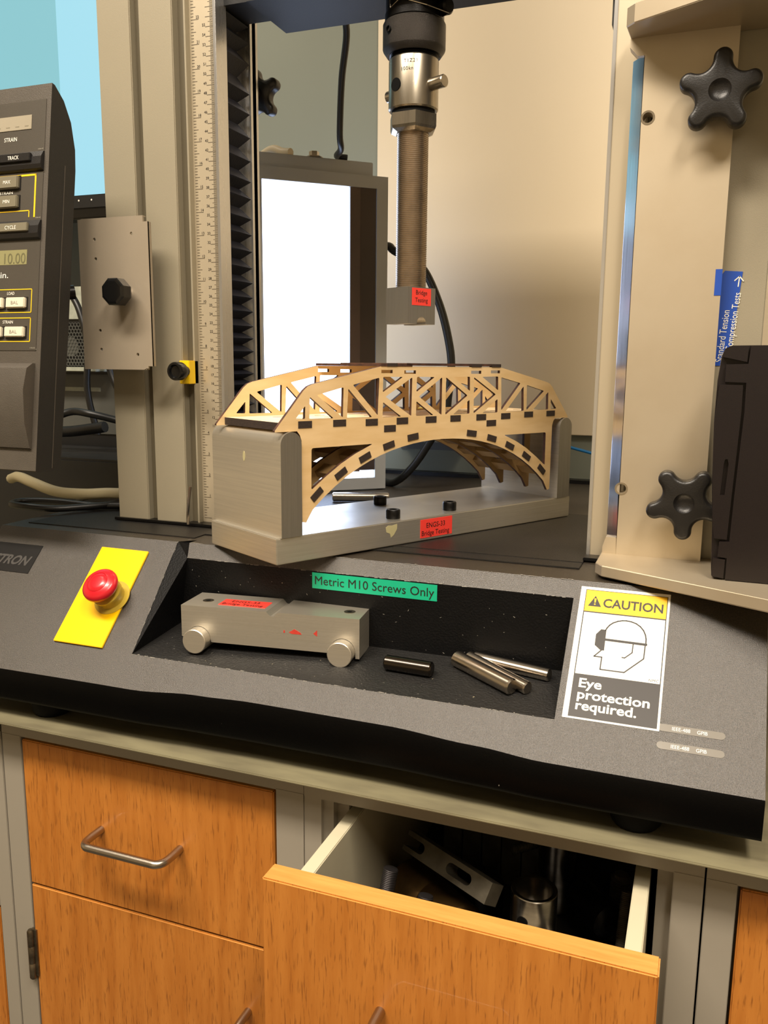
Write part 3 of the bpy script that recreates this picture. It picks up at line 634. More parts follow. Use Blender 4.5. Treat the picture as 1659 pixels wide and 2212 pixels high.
lbk = obj('loading_block', bm, alum_end, ls, label='square aluminium nose block with a half-round groove')
bm = BM(); box(bm, LBF, -.0145, .0135, .2605, .2790, .0185, .0189); rl = obj('red_label', bm, red_lab, ls, label='red label reading Bridge Testing')
text('lettering', LBF, 'Bridge', -.0008, .2720, .0068, blk_pr, rl, n=.0191, align='c', width=.0165); text('lettering', LBF, 'Testing', -.0008, .2640, .0068, blk_pr, rl, n=.0191, align='c', width=.0185)
# safety clip wire of the upper pin
bm = BM(); tube(bm, [(RX-.019, RY-.026, .580), (RX-.017, RY-.028, .5600), (RX-.004, RY-.033, .5665), (RX+.022, RY-.026, .5590), (RX+.041, RY-.010, .5545), (RX+.032, RY-.004, .5545)], .0007, 6, 0); obj('clip_wire', bm, steel, ls)
bm = BM(); cyl(bm, (RX+.028, RY-.002, .5640), (RX+.041, RY-.008, .5625), .0085, 20, .002); obj('pin_head', bm, blk_metal, ls, smooth=40)

# ================================================================ bridge test stand
SO = Vector((-.376, .7042, .0022))
VF = Fr(SO, E1, Z, -E2)               # a = along the stand, b = up, n = towards the viewer (n=-v)
TS = thing('bridge_test_stand', 'aluminium test stand with a thick base plate and two round-topped end blocks', 'test stand', SO)
LBm, WBm, HB = .4544, .1291, .0263
bm = BM(); box(bm, Fr(SO, E1, E2, Z), 0, LBm, 0, WBm, 0, HB, bev=.0009); bp = obj('base_plate', bm, alum_base, TS)
bm = BM()
for i in range(1): box(bm, VF, 0, 0, 0, 0, 0, 0)
bm.free()
def endblock(e, lab):
    t, H = .0242, .1290; r = t/2; bm = BM()
    pts = [(e, HB), (e+t, HB), (e+t, H-r)]+[(e+r+r*math.cos(a), H-r+r*math.sin(a)) for a in [math.pi*i/16 for i in range(1, 16)]]+[(e, H-r)]
    prism(bm, VF, [pts], -.1312, .0018, side=1, cap=0)
    return obj('end_block', bm, [alum_end, alum], TS, label=lab, smooth=30)
endblock(.005, None); endblock(LBm-.005-.0242, None)
for (x, y) in ((-.3112, .8551), (-.3581, .9372), (-.2688, .9318)):
    bm = BM(); z0 = SO.z+HB
    lathe(bm, (x, y, z0), Z, [(.0076, 0), (.0080, .0008), (.0080, .0092), (.0073, .0102), (.0044, .0102), (.0044, .005), (0, .005)], 28, cap=False); obj('socket_screw', bm, blk_metal, TS, smooth=35)
bm = BM(); poly(bm, VF, [(.2062, .0012), (.2530, .0012), (.2530, .0240), (.2062, .0240)], 0.0002, .0006); 
bm.free()
def bpx(): pass
bm = BM(); box(bm, VF, .1890, .2380, .0030, .0238, 0, .0004); rl = obj('red_label', bm, red_lab, TS, label='red label reading ENGS-33 Bridge Testing')
text('lettering', VF, 'ENGS-33', .2120, .0142, .0080, blk_pr, rl, n=.0007, align='c', width=.0285); text('lettering', VF, 'Bridge Testing', .2120, .0056, .0080, blk_pr, rl, n=.0007, align='c', width=.0425)
bm = BM(); poly(bm, VF, [(.1385, .021), (.142, .023), (.148, .0225), (.1545, .0235), (.1545, .018), (.150, .012), (.146, .0095), (.1445, .014), (.1395, .016)], 0, .0002); obj('grease_mark', bm, stain, TS)
bm = BM(); poly(bm, Fr(SO, E2*1, Z, -E1), circle(.0660, .1010, .0016, 12), -.005, -.0048); 
bm2 = BM()
for v in list(bm.verts): pass
bm.free()
prism(bm2, Fr(SO+E1*.005, E2, Z, -E1), [[(.0660+.0022*math.cos(a), .1010+.0052*math.sin(a)) for a in [2*math.pi*i/14 for i in range(14)]]], 0, .0002); obj('yellow_spot', bm2, stain, TS)

# ================================================================ model bridge
BR = thing('model_bridge', 'laser-cut plywood arch bridge model with truss railings on the test stand', 'bridge model', SO+E1*.2215+E2*.057)
BF = Fr(SO+E1*.2215, E1, Z, -E2)
def archz(s): return .1125-(1.441*s*s+16.1*s**4)
def mir(pts): return [(-a, b) for a, b in reversed(pts)]
legw = .0390
rside = [(.0908, .1918), (.1775, .1742), (.1830, .1722), (.1879, .1684), (.2213, .1308), (.2213, .1293), (.1960, .1293), (.1928, .1255), (.1908, .1200), (.1905, .0395), (.1860, .0385)]
arch_pts = [(s/100, archz(s/100)) for s in [17.8, 16.5, 15, 13.5, 12, 10.5, 9, 7.5, 6, 4.5, 3, 1.5]]
outer = rside+arch_pts+[(0, .1125)]+mir(arch_pts)+mir(rside)
upperc = [(.0130, .1805), (.0135, .1808)]
holesR = [
 [(.0608, .1809), (.0878, .1812), (.0883, .1651)], [(.0473, .1805), (.0846, .1605), (.0481, .1394)], [(.0878, .1551), (.0884, .1394), (.0626, .1394)],
 [(.0931, .1802), (.1277, .1732), (.0950, .1416)], [(.1336, .1695), (.1352, .1400), (.1025, .1400)], [(.1395, .1709), (.1721, .1635), (.1404, .1407)],
 [(.1806, .1621), (.1815, .1405), (.1521, .1404)], [(.1861, .1535), (.1977, .1412), (.1865, .1408)],
 [(.0145, .1807), (.0405, .1810), (.0411, .1649)], [(.0006, .1805), (.0374, .1600), (.0009, .1391)], [(.0409, .1551), (.0413, .1394), (.0153, .1394)]]
# the four middle bays mirror about the centre post
def inset(P, d=.0):
    return P
def rnd(P, r=.0012):
    out = []; n = len(P)
    for i in range(n):
        p = Vector(P[i]); a = (Vector(P[i-1])-p); b = (Vector(P[(i+1) % n])-p); la, lb = a.length, b.length
        a.normalize(); b.normalize(); q = min(r, la*.3, lb*.3)
        out += [tuple(p+a*q), tuple(p+(a+b)*q*.28), tuple(p+b*q)]
    return out
window = [(.1790, .1120), (.1013, .1122), (.1240, .1035), (.1425, .0945), (.1620, .0825), (.1795, .0705)]
def gap(P): return [(a+.0 if a > .003 else .003, b) for a, b in P]
HR = [gap(h) for h in holesR]
tabs_deck = [.1030, .1446, .1866, .0608, .0189]
slots = [rect(.0424, .0588, .1842, .1878), rect(.0751, .0905, .1848, .1882)]
holes = [rnd(h) for h in HR]+[rnd(mir(h)) for h in HR]+[rnd(window, .002), rnd(mir(window), .002)]+slots+[mir(s) for s in slots]
T = .0036
for v0, lab in ((0.0006, 'near truss side of the bridge'), (.1125, 'far truss side of the bridge')):
    bm = BM(); prism(bm, BF, [outer]+holes, -(v0+T), -v0, side=1, cap=0); obj('truss_side', bm, [ply, burnt], BR, label=lab)
# inner ribs: arch plates without truss
ribo = [(.1905, .1290), (.1905, .0395), (.1860, .0385)]+arch_pts+[(0, .1125)]+mir(arch_pts)+[(-.1860, .0385), (-.1905, .0395), (-.1905, .1290)]
for v0 in (.0350, .0790):
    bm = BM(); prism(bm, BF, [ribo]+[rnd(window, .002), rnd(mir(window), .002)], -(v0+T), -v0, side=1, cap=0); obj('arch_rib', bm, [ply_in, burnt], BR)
# cross slats under the arch, with tab ends through both trusses
tilts = []
for s, zc, sl in ((.0454, .1168, -.13), (.0796, .1095, -.25), (.1118, .0988, -.42), (.1430, .0843, -.60), (.1730, .0658, -.85)):
    for sg in (1, -1): tilts.append((sg*s, zc, sg*sl))
for s, zc, sl in tilts:
    c, sn = math.cos(math.atan(sl)), math.sin(math.atan(sl))
    f = Fr(BF.p(s, zc, 0), E1*c+Z*sn, Z*c-E1*sn, -E2)
    bm = BM(); box(bm, f, -.0075, .0075, -.0033, .0033, -.1170, -.0002); 
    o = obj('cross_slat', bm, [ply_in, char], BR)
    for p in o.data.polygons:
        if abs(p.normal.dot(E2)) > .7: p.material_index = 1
    bm = BM(); box(bm, f, -.0077, .0077, -.0034, .0034, -.0004, .0004); obj('tab_end', bm, char, BR)
# deck with its own tabs
bm = BM(); box(bm, BF, -.2115, .2115, .1300, .1376, -.1122, -.0045); o = obj('deck', bm, [ply_top, char], BR)
for p in o.data.polygons:
    if abs(p.normal.z) < .5: p.material_index = 1
bm = BM()
random.seed(3)
for s in (-.17, -.12, -.07, -.02, .04, .09, .14, .18):
    for v in (.026, .056, .086):
        box(bm, BF, s+random.uniform(-.006, .006), s+.014+random.uniform(0, .01), .1376, .1378, -v-.0008, -v+.0006)
obj('deck_slots', bm, burnt, BR)['kind'] = 'stuff'
for sg in (1, -1):
    for s in tabs_deck:
        bm = BM(); box(bm, BF, sg*s-.0080, sg*s+.0080, .1312 if s < .14 else .1320, .1382 if s < .14 else .1388, -.0046, -.0001); obj('deck_tab', bm, char, BR)
    bm = BM(); box(bm, BF, sg*.0782-.0080, sg*.0782+.0080, .1238, .1308, -.112, -.0001); obj('deck_tab', bm, char, BR)
for a0, a1, dz in ((-.0912, -.0480, 0), (-.0560, .0912, .0009)):
    bm = BM(); f = Fr(BF.p(0, .1919+dz, 0), E1, Z, -E2); box(bm, f, a0, a1, 0, .0026, -.1160, 0); o = obj('top_plate', bm, [ply_top, burnt], BR)
    for p in o.data.polygons:
        if abs(p.normal.z) < .5: p.material_index = 1
for a0, a1 in ((-.0830, -.0690), (.0424, .0588), (.0760, .0912)):
    bm = BM(); box(bm, BF, a0, a1, .1918, .1950, -.004, .0003); obj('top_tab', bm, char, BR)

# ================================================================ loading beam with rollers, dowels
U = Vector((.9926, .1218, 0)).normalized(); Vv = Vector((-U.y, U.x, 0)); LO = Vector((-.463, .6871, 0))
LB = thing('loading_beam', 'aluminium loading beam on two round rollers in the black tray', 'loading beam', LO+U*.076)
zr1 = floor_z(.70)+.0130; 
LF = Fr(LO+Vv*.012, U, Z, -Vv)
zb, ztp = -.0838, -.0470; rr_ = .0126
def notch(c): return [(c+rr_*math.cos(a), zr1+.0004+rr_*math.sin(a)) for a in [math.pi-math.pi*i/12 for i in range(13)]]
n1 = [q for q in notch(.001) if q[1] > zb]; n2 = [q for q in notch(.1535) if q[1] > zb]
tp = [(.1705, ztp), (.0865, ztp), (.0820, ztp-.0045), (.0790, ztp-.0045), (.0745, ztp), (-.0180, ztp)]
pts = [(-.0180, ztp)]+[(-.0180, zb+.004)]+[(-.0125, zb+.002)]+n1+[(.0145, zb)]+[(.1395, zb)]+n2+[(.1665, zb-.0035), (.1705, zb-.0035)]+tp[:-1]
bm = BM(); prism(bm, LF, [pts], -.0490, 0, side=1, cap=0); beam = obj('beam', bm, [alum_base, alum], LB)
for c in (.001, .1535):
    bm = BM(); p = LO+U*c; cyl(bm, Vector((p.x, p.y, zr1)), Vector((p.x, p.y, zr1))+Vv*.060, rr_-.0001, 36, .0006)
    ro = obj('roller', bm, alum, LB, smooth=35)
TF = Fr(LO+Vv*.012+Z*ztp, U, Vv, Z)
for a in (.002, .1545):
    bm = BM(); prism(bm, TF, [circle(a, .022, .0058, 20), circle(a, .022, .0028, 12)], 0, .0003)
    so = obj('screw_socket', bm, steel_dk, LB)
    bm = BM(); prism(bm, TF, [circle(a, .022, .0028, 6)], 0, .0002); obj('hex_recess_shade', bm, foot_hole_m, so)  # flat dark fill for the shade down in the hex socket
bm = BM(); box(bm, TF, .0180, .0690, .0105, .0310, 0, .0004); rl = obj('red_label', bm, red_lab, LB, label='red label reading ENGS-33 Bridge Testing')
text('lettering', TF, 'ENGS-33', .0430, .0215, .0085, blk_pr, rl, n=.0006, align='c', width=.030); text('lettering', TF, 'Bridge Testing', .0430, .0125, .0085, blk_pr, rl, n=.0006, align='c', width=.044)
bm = BM(); poly(bm, LF, [(.098, -.0662), (.104, -.0625), (.110, -.0655), (.1115, -.0675), (.101, -.0675)], 0, .0002); obj('red_ink_mark', bm, red_mark, LB); bm = BM(); poly(bm, LF, [(.1235, -.0655), (.1275, -.0615), (.1275, -.0680)], 0, .0002); obj('red_ink_mark', bm, red_mark, LB); bm = BM(); poly(bm, LF, [(.0925, -.0645), (.094, -.0645), (.094, -.0670), (.0925, -.0670)], 0, .0002); obj('red_ink_mark', bm, red_mark, LB)
def dowel(lab, p, q, r, m=steel_pin, grp='steel dowel pins lying in the tray'):
    bm = BM(); p, q = Vector(p), Vector(q); cyl(bm, p, q, r, 28, r*.18); return obj('dowel_pin', bm, m, label=lab, cat='dowel pin', group=grp, smooth=35)
def FZ(x, y, r): return (x, y, floor_z(y)+r)
dk = mat('dark_ground_steel', (74, 68, 62), .22, metal=1, var=.1)
dowel('short dark dowel pin lying alone right of the loading beam', FZ(-.2660, .7145, .0077), FZ(-.2185, .7125, .0077), .0072, dk)
dowel('fattest of the three long dowel pins, nearest the front', FZ(-.2035, .7400, .0080), FZ(-.1405, .7010, .0080), .0077)
dowel('middle long dowel pin, half hidden behind the fat one', FZ(-.1935, .7495, .0062), FZ(-.1275, .7060, .0062), .0060)
dowel('long shiny dowel pin lying furthest back in the tray', (-.1880, .7500, floor_z(.75)+.0062), (-.1130, .7350, floor_z(.735)+.0062), .0060)
dowel('shiny steel dowel pin lying on the deck behind the bridge stand', (-.4876, 1.0850, .0085), (-.4117, 1.1140, .0085), .0065, steel, None)

# ================================================================ right bracket
RB = thing('mounting_bracket', 'large pale aluminium channel bracket with two black star knobs at right', 'bracket', (-.03, .83, .003))
BFR = Fr((0, 0, 0), X, Z, -Y)
yw = .8350; XE = .0085
# web with two holes; chamfered polished left edge is its own part
bm = BM(); prism(bm, Fr((0, yw, 0), X, Z, -Y), [[(-.0695, .0135), (XE, .0135), (XE, .4850), (-.0695, .4850)], circle(-.0638, .4170, .0045, 20), circle(-.0680, .0790, .0045, 20)], -.0145, 0)
obj('web', bm, alum_web, RB)
bm = BM(); V = [[bm.verts.new(q) for q in ((-.0700, yw, z0), (-.0700, yw+.0145, z0), (-.0806, yw+.0145, z0), (-.0804, yw+.0142, z0))] for z0 in (.030, .4700)]
for i in range(4): bm.faces.new((V[0][i], V[0][(i+1) % 4], V[1][(i+1) % 4], V[1][i]))
bm.faces.new(V[1]); bm.faces.new(list(reversed(V[0])))
obj('polished_edge', bm, bright_al, RB, label='bright machined bevelled edge')
bm = BM(); prism(bm, Fr((0, yw, 0), X, Z, -Y), [[(-.0695, .0135), (-.0695, .030), (-.080, .030), (-.083, .0200), (-.083, .0135)]], -.0145, -.001); obj('corner_gusset', bm, alum_web, RB)
bm = BM(); prism(bm, Fr((0, yw, 0), X, Z, -Y), [[(-.0695, .485), (-.0695, .470), (-.0755, .470), (-.083, .478), (-.083, .485)]], -.0145, -.001); obj('corner_gusset', bm, alum_web, RB)
bm = BM()
bm.free()
for (a, b) in ((-.0638, .4170), (-.0680, .0790)):
    bm = BM(); prism(bm, Fr((0, yw, 0), X, Z, -Y), [circle(a, b, .0062, 24), circle(a, b, .0045, 24)], 0, .0003); obj('hole_rim', bm, steel, RB)
PF = Fr((0, 0, 0), X, Y, Z)
flo = [(-.0840, yw+.0145), (-.0840, .7920), (-.0770, .7800), (.13, .6780), (.13, yw+.0145)]
bm = BM(); prism(bm, PF, [flo], .0030, .0135); bmesh.ops.bevel(bm, geom=[e for e in bm.edges if abs((e.verts[0].co-e.verts[1].co).z) < .001], offset=.0008, segments=1, affect='EDGES'); obj('lower_flange', bm, alum_web, RB)
flo = [(-.0820, yw+.0145), (-.0840, .8080), (-.0770, .8000), (.13, .6900), (.13, yw+.0145)]
bm = BM(); prism(bm, PF, [flo], .4850, .5010); bmesh.ops.bevel(bm, geom=[e for e in bm.edges if abs((e.verts[0].co-e.verts[1].co).z) < .001], offset=.0008, segments=1, affect='EDGES'); obj('upper_flange', bm, alum_web, RB)
def star(name, parent, c, rot, axis=(0, -1, 0), R1=.0345, lab=None, h0=.014, h1=.030, m=blk_pl):
    bm = BM(); ax = Vector(axis).normalized(); e1 = ax.cross(Z).normalized()*-1; e2 = Z.copy(); N = 100; o = Vector(c)
    rho = R1*.225; m_ = R1*.60; c = R1-rho; q36 = math.cos(R(36))
    sg = (c*c+m_*m_-2*c*m_*q36-rho*rho)/(2*rho-2*m_+2*c*q36); d = m_+sg
    Cl = Vector((c, 0)); Cv = Vector((d*q36, d*math.sin(R(36)))); tp = Cl+(Cv-Cl).normalized()*rho
    a1 = math.atan2(tp.y, tp.x-c); va = math.atan2((tp-Cv).y, (tp-Cv).x) % (2*math.pi); vm = R(36)+math.pi
    half = [(c+rho*math.cos(a1*i/7), rho*math.sin(a1*i/7)) for i in range(8)]+[(Cv.x+sg*math.cos(va+(vm-va)*i/6), Cv.y+sg*math.sin(va+(vm-va)*i/6)) for i in range(1, 7)]
    lobe = [(x, -y) for x, y in reversed(half[1:])]+half[:-1]
    out = []
    for q in range(5):
        ct, st_ = math.cos(rot+2*math.pi*q/5), math.sin(rot+2*math.pi*q/5); out += [(x*ct-y*st_, x*st_+y*ct) for x, y in lobe]
    N = len(out)
    nr = []
    for i in range(N):
        tx, ty = out[(i+1) % N][0]-out[i-1][0], out[(i+1) % N][1]-out[i-1][1]; L = math.hypot(tx, ty); nr.append((ty/L, -tx/L))
    def ring(off, h, circ=None):
        vs = []
        for (x, y), (nx_, ny_) in zip(out, nr):
            if circ is not None: L = math.hypot(x, y); x, y = x/L*circ, y/L*circ; nx_ = ny_ = 0
            vs.append(bm.verts.new(o+ax*h+e1*(x-nx_*off)+e2*(y-ny_*off)))
        return vs
    rings = [ring(.003, h0), ring(.0006, h0+.0018), ring(0, h0+.004), ring(0, h1-.004), ring(.0006, h1-.0018), ring(.0020, h1-.0004), ring(.0036, h1), ring(0, h1, .0092), ring(0, h1-.0010, .0084), ring(0, h1-.0030, .0055), ring(0, h1-.0036, .001)]
    for A, B in zip(rings, rings[1:]):
        for i in range(N): bm.faces.new((A[i], A[(i+1) % N], B[(i+1) % N], B[i]))
    bm.faces.new(list(reversed(rings[0]))); bm.faces.new(rings[-1])
    lathe(bm, o, ax, [(.009, 0), (.009, h0)], 24)
    return obj(name, bm, m, parent, label=lab, smooth=45)
star('star_knob', RB, (-.0045, yw, .4262), R(88), lab='upper black five-lobed star knob')
star('star_knob', RB, (-.0095, yw, .0726), R(127), lab='lower black five-lobed star knob')
star('star_knob', lcol, (-.5400, .957, .5215), R(10), axis=(0, 1, 0), R1=.0315, lab='black star knob behind the left column')
# blue label over the bracket edge and the column
bm = BM(); f = Fr((0, .850, 0), X, Z, -Y); poly(bm, f, [(.0060, .1975), (.0200, .1975), (.0262, .2818), (.0110, .2830), (.0060, .2760)], .0002, .0006)
tl = obj('blue_label', bm, blue_lab, rcol, label='blue label about standard tension and compression tests')
tf = Fr((0, .850, 0), Z, -X, -Y)
sl_ = math.radians(4)
ta = (Z*math.cos(sl_)+X*math.sin(sl_)).normalized(); tb = -X*math.cos(sl_)+Z*math.sin(sl_)
tf = Fr((.0098, .850, .2000), ta, tb, -Y)
text('lettering', tf, 'Standard Tension', .0010, -.0045, .0088, white_pr, tl, n=.0008, width=.0470)
text('lettering', tf, 'and Compression Tests', .0000, -.0118, .0088, white_pr, tl, n=.0008, width=.0640)
bm = BM(); stroke(bm, tf, [(.0785, -.0085), (.0695, -.0085)], .0009, .0007, .0009); stroke(bm, tf, [(.0745, -.0048), (.0785, -.0085), (.0745, -.0122)], .0009, .0007, .0009)
obj('arrow', bm, white_pr, tl)
bm = BM(); box(bm, Fr((0, yw, 0), X, Z, -Y), XE-.0055, XE+.0003, .2600, .2830, .0001, .0004); obj('blue_label_scrap', bm, blue_lab, RB)

# ================================================================ dark plum case standing on the lower flange
PX = .7680
PCs = thing('plastic_case', 'dark plum plastic case with grooved edge standing at the right edge', 'case', (.10, PX, .0140))
f = Fr((0, PX, 0), X, Z, -Y)
prof = [(.0200, .0142), (.0178, .0160), (.0172, .0220), (.0155, .0600), (.0125, .1000), (.0105, .1500), (.0108, .1850), (.0128, .2050), (.0150, .2115), (.0200, .2140)]
bm = BM(); poly(bm, f, prof+[(.26, .2165), (.26, .0142)], -.022, -.002)
obj('shell', bm, plum, PCs)
def chan(pts): return pts
# front relief: lid skin and latch strip with real gaps between them
bm = BM(); poly(bm, f, [(.0290, .0142), (.26, .0142), (.26, .2160), (.0345, .2138), (.0335, .1990), (.0165, .1985), (.0165, .1840), (.0330, .1835), (.0335, .1600), (.0310, .0900), (.0300, .0480), (.0220, .0475), (.0215, .0340), (.0290, .0335)], -.002, .0030)
obj('lid', bm, plum, PCs)
bm = BM(); prism(bm, f, [[(.0175, .0500), (.0278, .0495), (.0290, .0900), (.0312, .1600), (.0308, .1815), (.0125, .1818), (.0108, .1500), (.0128, .1000), (.0158, .0600)], [(.0196, .0880), (.0232, .0880), (.0245, .1150), (.0235, .1190), (.0215, .1190), (.0207, .1150)]], -.002, .0024); obj('latch_strip', bm, plum, PCs)
bm = BM(); poly(bm, f, [(.0135, .2045), (.0325, .2005), (.0330, .2130), (.0200, .2128), (.0150, .2100)], -.002, .0026); obj('corner_cap', bm, plum, PCs)
bm = BM(); poly(bm, f, [(.0180, .0165), (.0275, .0150), (.0278, .0320), (.0178, .0325)], -.002, .0026); obj('corner_cap', bm, plum, PCs)

# ================================================================ hand console at the left
B0 = Vector((-.66, .6976, .0804)); wv = Vector((0, .0572, .3986)).normalized(); nv = Vector((0, -wv.z, wv.y))
CF = Fr((0, B0.y, B0.z), X, wv, nv)
CN = thing('machine_console', 'charcoal keypad console with small displays standing left of the column', 'control console', B0)
CX0 = -.90
# side profile in (n, w); extruded along x
SFr = Fr(B0, -nv, wv, X)
sp = [(0, 0), (.0015, -.001), (.034, .002), (.037, .010), (.040, .150), (.040, .330), (.038, .352), (.030, .378), (.018, .396), (.004, .4065), (0, .4070)]
bm = BM(); prism(bm, SFr, [sp], CX0+.66, 0, side=0, cap=0); hs = obj('housing', bm, [console_side, console_m], CN)
for p in hs.data.polygons:
    if p.normal.dot(nv) > .5 and abs(p.normal.x) < .5: p.material_index = 1
bm = BM(); box(bm, SFr, .0235, .0243, .004, .33, 0, .0004); obj('side_seam', bm, console_m, CN)
def cbox(name, a0, a1, b0, b1, n0, n1, m, bev=0., parent=CN, lab=None):
    bm = BM(); box(bm, CF, a0, a1, b0, b1, n0, n1, bev=bev); return obj(name, bm, m, parent, label=lab)
cbox('face_panel', CX0+.004, -.6660, .3370, .3910, .0001, .0006, console_panel)
cbox('face_panel', CX0+.004, -.6662, .1280, .3160, .0001, .0006, console_panel)
ld = cbox('display', -.80, -.6842, .3612, .3762, .0006, .0012, lcd_m, .0002, lab='blank beige display')
text('segments', CF, '- - - - -', -.6880, .3630, .0090, lcd_d2, ld, n=.0014, align='r', width=.056)
text('lettering', CF, 'STRAIN', -.7205, .3500, .0062, white_pr, CN, n=.0010, width=.0172)
for (b0, b1, kb0, kb1, tx, km, kname) in ((.3165, .3368, .3255, .3340, 'TRACK', blk_pl, 'track'), (.2446, .2652, .2526, .2616, 'CYCLE', key_g, 'cycle')):
    bm = BM(); prism(bm, Fr(B0, nv, wv, X), [[(.0, b0), (.004, b0+.002), (.0055, b0+.006), (.0050, b0+.014), (.002, b1), (0, b1)]], CX0+.664, -.0060, ); cs_ = obj('key_ridge', bm, blk_pl, CN)
    kb = cbox('key', -.7222, -.6786, kb0, kb1, .004, .0078, km, .0006)
    text('lettering', CF, tx, -.7005, kb0+.0022, .0056, white_pr, kb, n=.0081, align='c', width=.0150)
def yframe(x1, z0, z1, w, x0=CX0+.01, bottom=True):
    bm = BM(); box(bm, CF, x0, x1, z1-w, z1, .0006, .0009); box(bm, CF, x1-w, x1, z0, z1, .0006, .0009)
    if bottom: box(bm, CF, x0, x1, z0, z0+w, .0006, .0009)
    obj('yellow_outline', bm, yel_pr, CN)
yframe(-.6750, .2686, .3140, .0019, bottom=False); yframe(-.6826, .2690, .2764, .0010, bottom=False)
yframe(-.6743, .1680, .1934, .0009); yframe(-.6745, .1371, .1630, .0009)
for a0, a1, b0, b1, tx, m, tm in ((-.7246, -.6967, .2994, .3125, 'MAX', key_g, white_pr), (-.7241, -.6967, .2790, .2920, 'MIN', key_g, white_pr), (-.7063, -.6807, .1728, .1838, 'BAL', key_w, grey_pr), (-.7068, -.6808, .1420, .1528, 'BAL', key_w, grey_pr), (-.74, -.7107, .1728, .1838, '', key_w, None), (-.74, -.7112, .1420, .1528, '', key_w, None)):
    cbox('key_well', a0-.0012, a1+.0014, b0-.0014, b1+.0010, .0006, .0012, blk_pl, .0002)
    kb = cbox('key', a0, a1, b0, b1, .0006, .0050, m, .0009)
    if tx: text('lettering', CF, tx, (a0+a1)/2, (b0+b1)/2-.0019, .0052, tm, kb, n=.0053, align='c', width=.0098 if tx != 'MIN' else .0088)
text('lettering', CF, 'STRAIN', -.7060, .2945, .0042, white_pr, CN, n=.0010, align='r', width=.0122*0+.0180)
text('lettering', CF, 'LOAD', -.7030, .1873, .0046, white_pr, CN, n=.0010, align='c', width=.0098); text('lettering', CF, 'STRAIN', -.7055, .1567, .0046, white_pr, CN, n=.0010, align='c', width=.0140)
for bb in (.3388, .2672, .1300): text('lettering', CF, '1506-02', -.6670, bb, .0020, grey_pr, CN, n=.0010, align='r', width=.0070)
ld = cbox('display', -.80, -.6833, .2192, .2350, .0001, .0008, lcd_g, .0002, lab='green-grey number display')
text('digits', CF, '10.00', -.6850, .2205, .0160, lcd_d, ld, n=.0010, align='r', width=.0290)
cbox('unit_sticker', -.7300, -.7058, .2030, .2140, .0001, .0004, blk_pr); text('lettering', CF, 'in.', -.7080, .2055, .0094, white_pr, CN, n=.0007, align='r', width=.0105)
cbox('ruled_line', CX0, -.6655, .1290, .1295, .0001, .0004, grey_pr)
bm = BM(); prism(bm, Fr(B0, nv, wv, X), [[(-.001, .0225), (.003, .0240), (.012, .0500), (.016, .0850), (.012, .1080), (.004, .1140), (-.001, .1145)]], CX0+.664, -.0066); obj('wrist_bulge', bm, console_m, CN, smooth=35)
bm = BM(); tube(bm, [B0+Vector((-.06, .035, .18)), B0+Vector((-.055, .08, .19)), B0+Vector((-.03, .110, .195))], .008, 12, 6); obj('support_arm', bm, blk_metal, CN, smooth=60)

# ================================================================ light panel
PA = Vector((-.4700, 1.2350, .0022)); pd = Vector((.745, .667, 0)).normalized(); pn = Vector((pd.y, -pd.x, 0))
LP = Fr(PA, pd, Z, pn)
PN = thing('light_panel', 'bright white light panel in an aluminium frame behind the left column', 'light panel', PA-pd*.1)
LW = -.205; HT = .4705; e = .0178
def bar(pts, name='frame_bar'): bm = BM(); poly(bm, LP, pts, -.016, .003); return obj(name, bm, alum_frame, PN)
bar([(.0058, 0), (.0058, HT), (-.0120, HT-e), (-.0120, e)]); bar([(LW, 0), (LW, HT), (LW+e, HT-e), (LW+e, e)])
bar([(LW, HT), (.0058, HT), (-.0120, HT-e), (LW+e, HT-e)]); bar([(LW, 0), (.0058, 0), (-.0120, e), (LW+e, e)])
bm = BM(); box(bm, LP, LW+e-.002, -.0100, e-.002, HT-e+.002, -.0080, -.0040); obj('diffuser', bm, panel_m, PN, label='glowing white diffuser')
bm = BM(); box(bm, LP, -.0370, -.0125, .030, HT-e, -.0038, .0015); obj('dark_film', bm, brown_strip, PN); bm = BM(); box(bm, LP, -.0535, -.0370, .028, HT-e, -.0038, .0010); obj('dark_film', bm, brown_strip2, PN)
bm = BM(); box(bm, LP, LW-.002, -.0160, HT+.0002, HT+.0200, -.020, -.004, bev=.0008); obj('top_rail', bm, alum_frame, PN)
bm = BM(); q = LP.p(-.1050, HT+.0202, -.012); lathe(bm, q, Z, [(.013, 0), (.013, .0015), (.0075, .0018), (.0075, .0085), (.006, .0092)], 6); obj('bolt', bm, steel, PN)
# ================================================================ cables
def cable(lab, pts, r, m, cat='cable', name='cable'):
    bm = BM(); tube(bm, pts, r, 10, 8); return obj(name, bm, m, label=lab, cat=cat, smooth=60)
q = LP.p(-.070, HT+.022, -.012)
cable('black cable hanging from the crosshead to the top of the light panel', [(-.452, 1.020, .6400), (-.4560, 1.060, .6150), (-.4800, 1.100, .5700), (-.4960, 1.130, .5130), (-.5030, 1.150, .4960), tuple(q+Vector((0, 0, .004))), tuple(q+pd*.016+Vector((0, 0, .003)))], .0046, cable_b)
cable('black cable looping from the light panel behind the threaded rod to the deck', [(-.4950, 1.262, .3720), (-.4700, 1.256, .3760), (-.4580, 1.25, .3680), (-.4280, 1.25, .3520), (-.4062, 1.25, .3335), (-.3831, 1.25, .2852), (-.3689, 1.25, .237), (-.3627, 1.25, .1954), (-.3667, 1.25, .1462), (-.372, 1.25, .1176), (-.3975, 1.25, .0735), (-.4237, 1.25, .0357), (-.4600, 1.268, .0078), (-.500, 1.300, .0060)], .0062, cable_b)
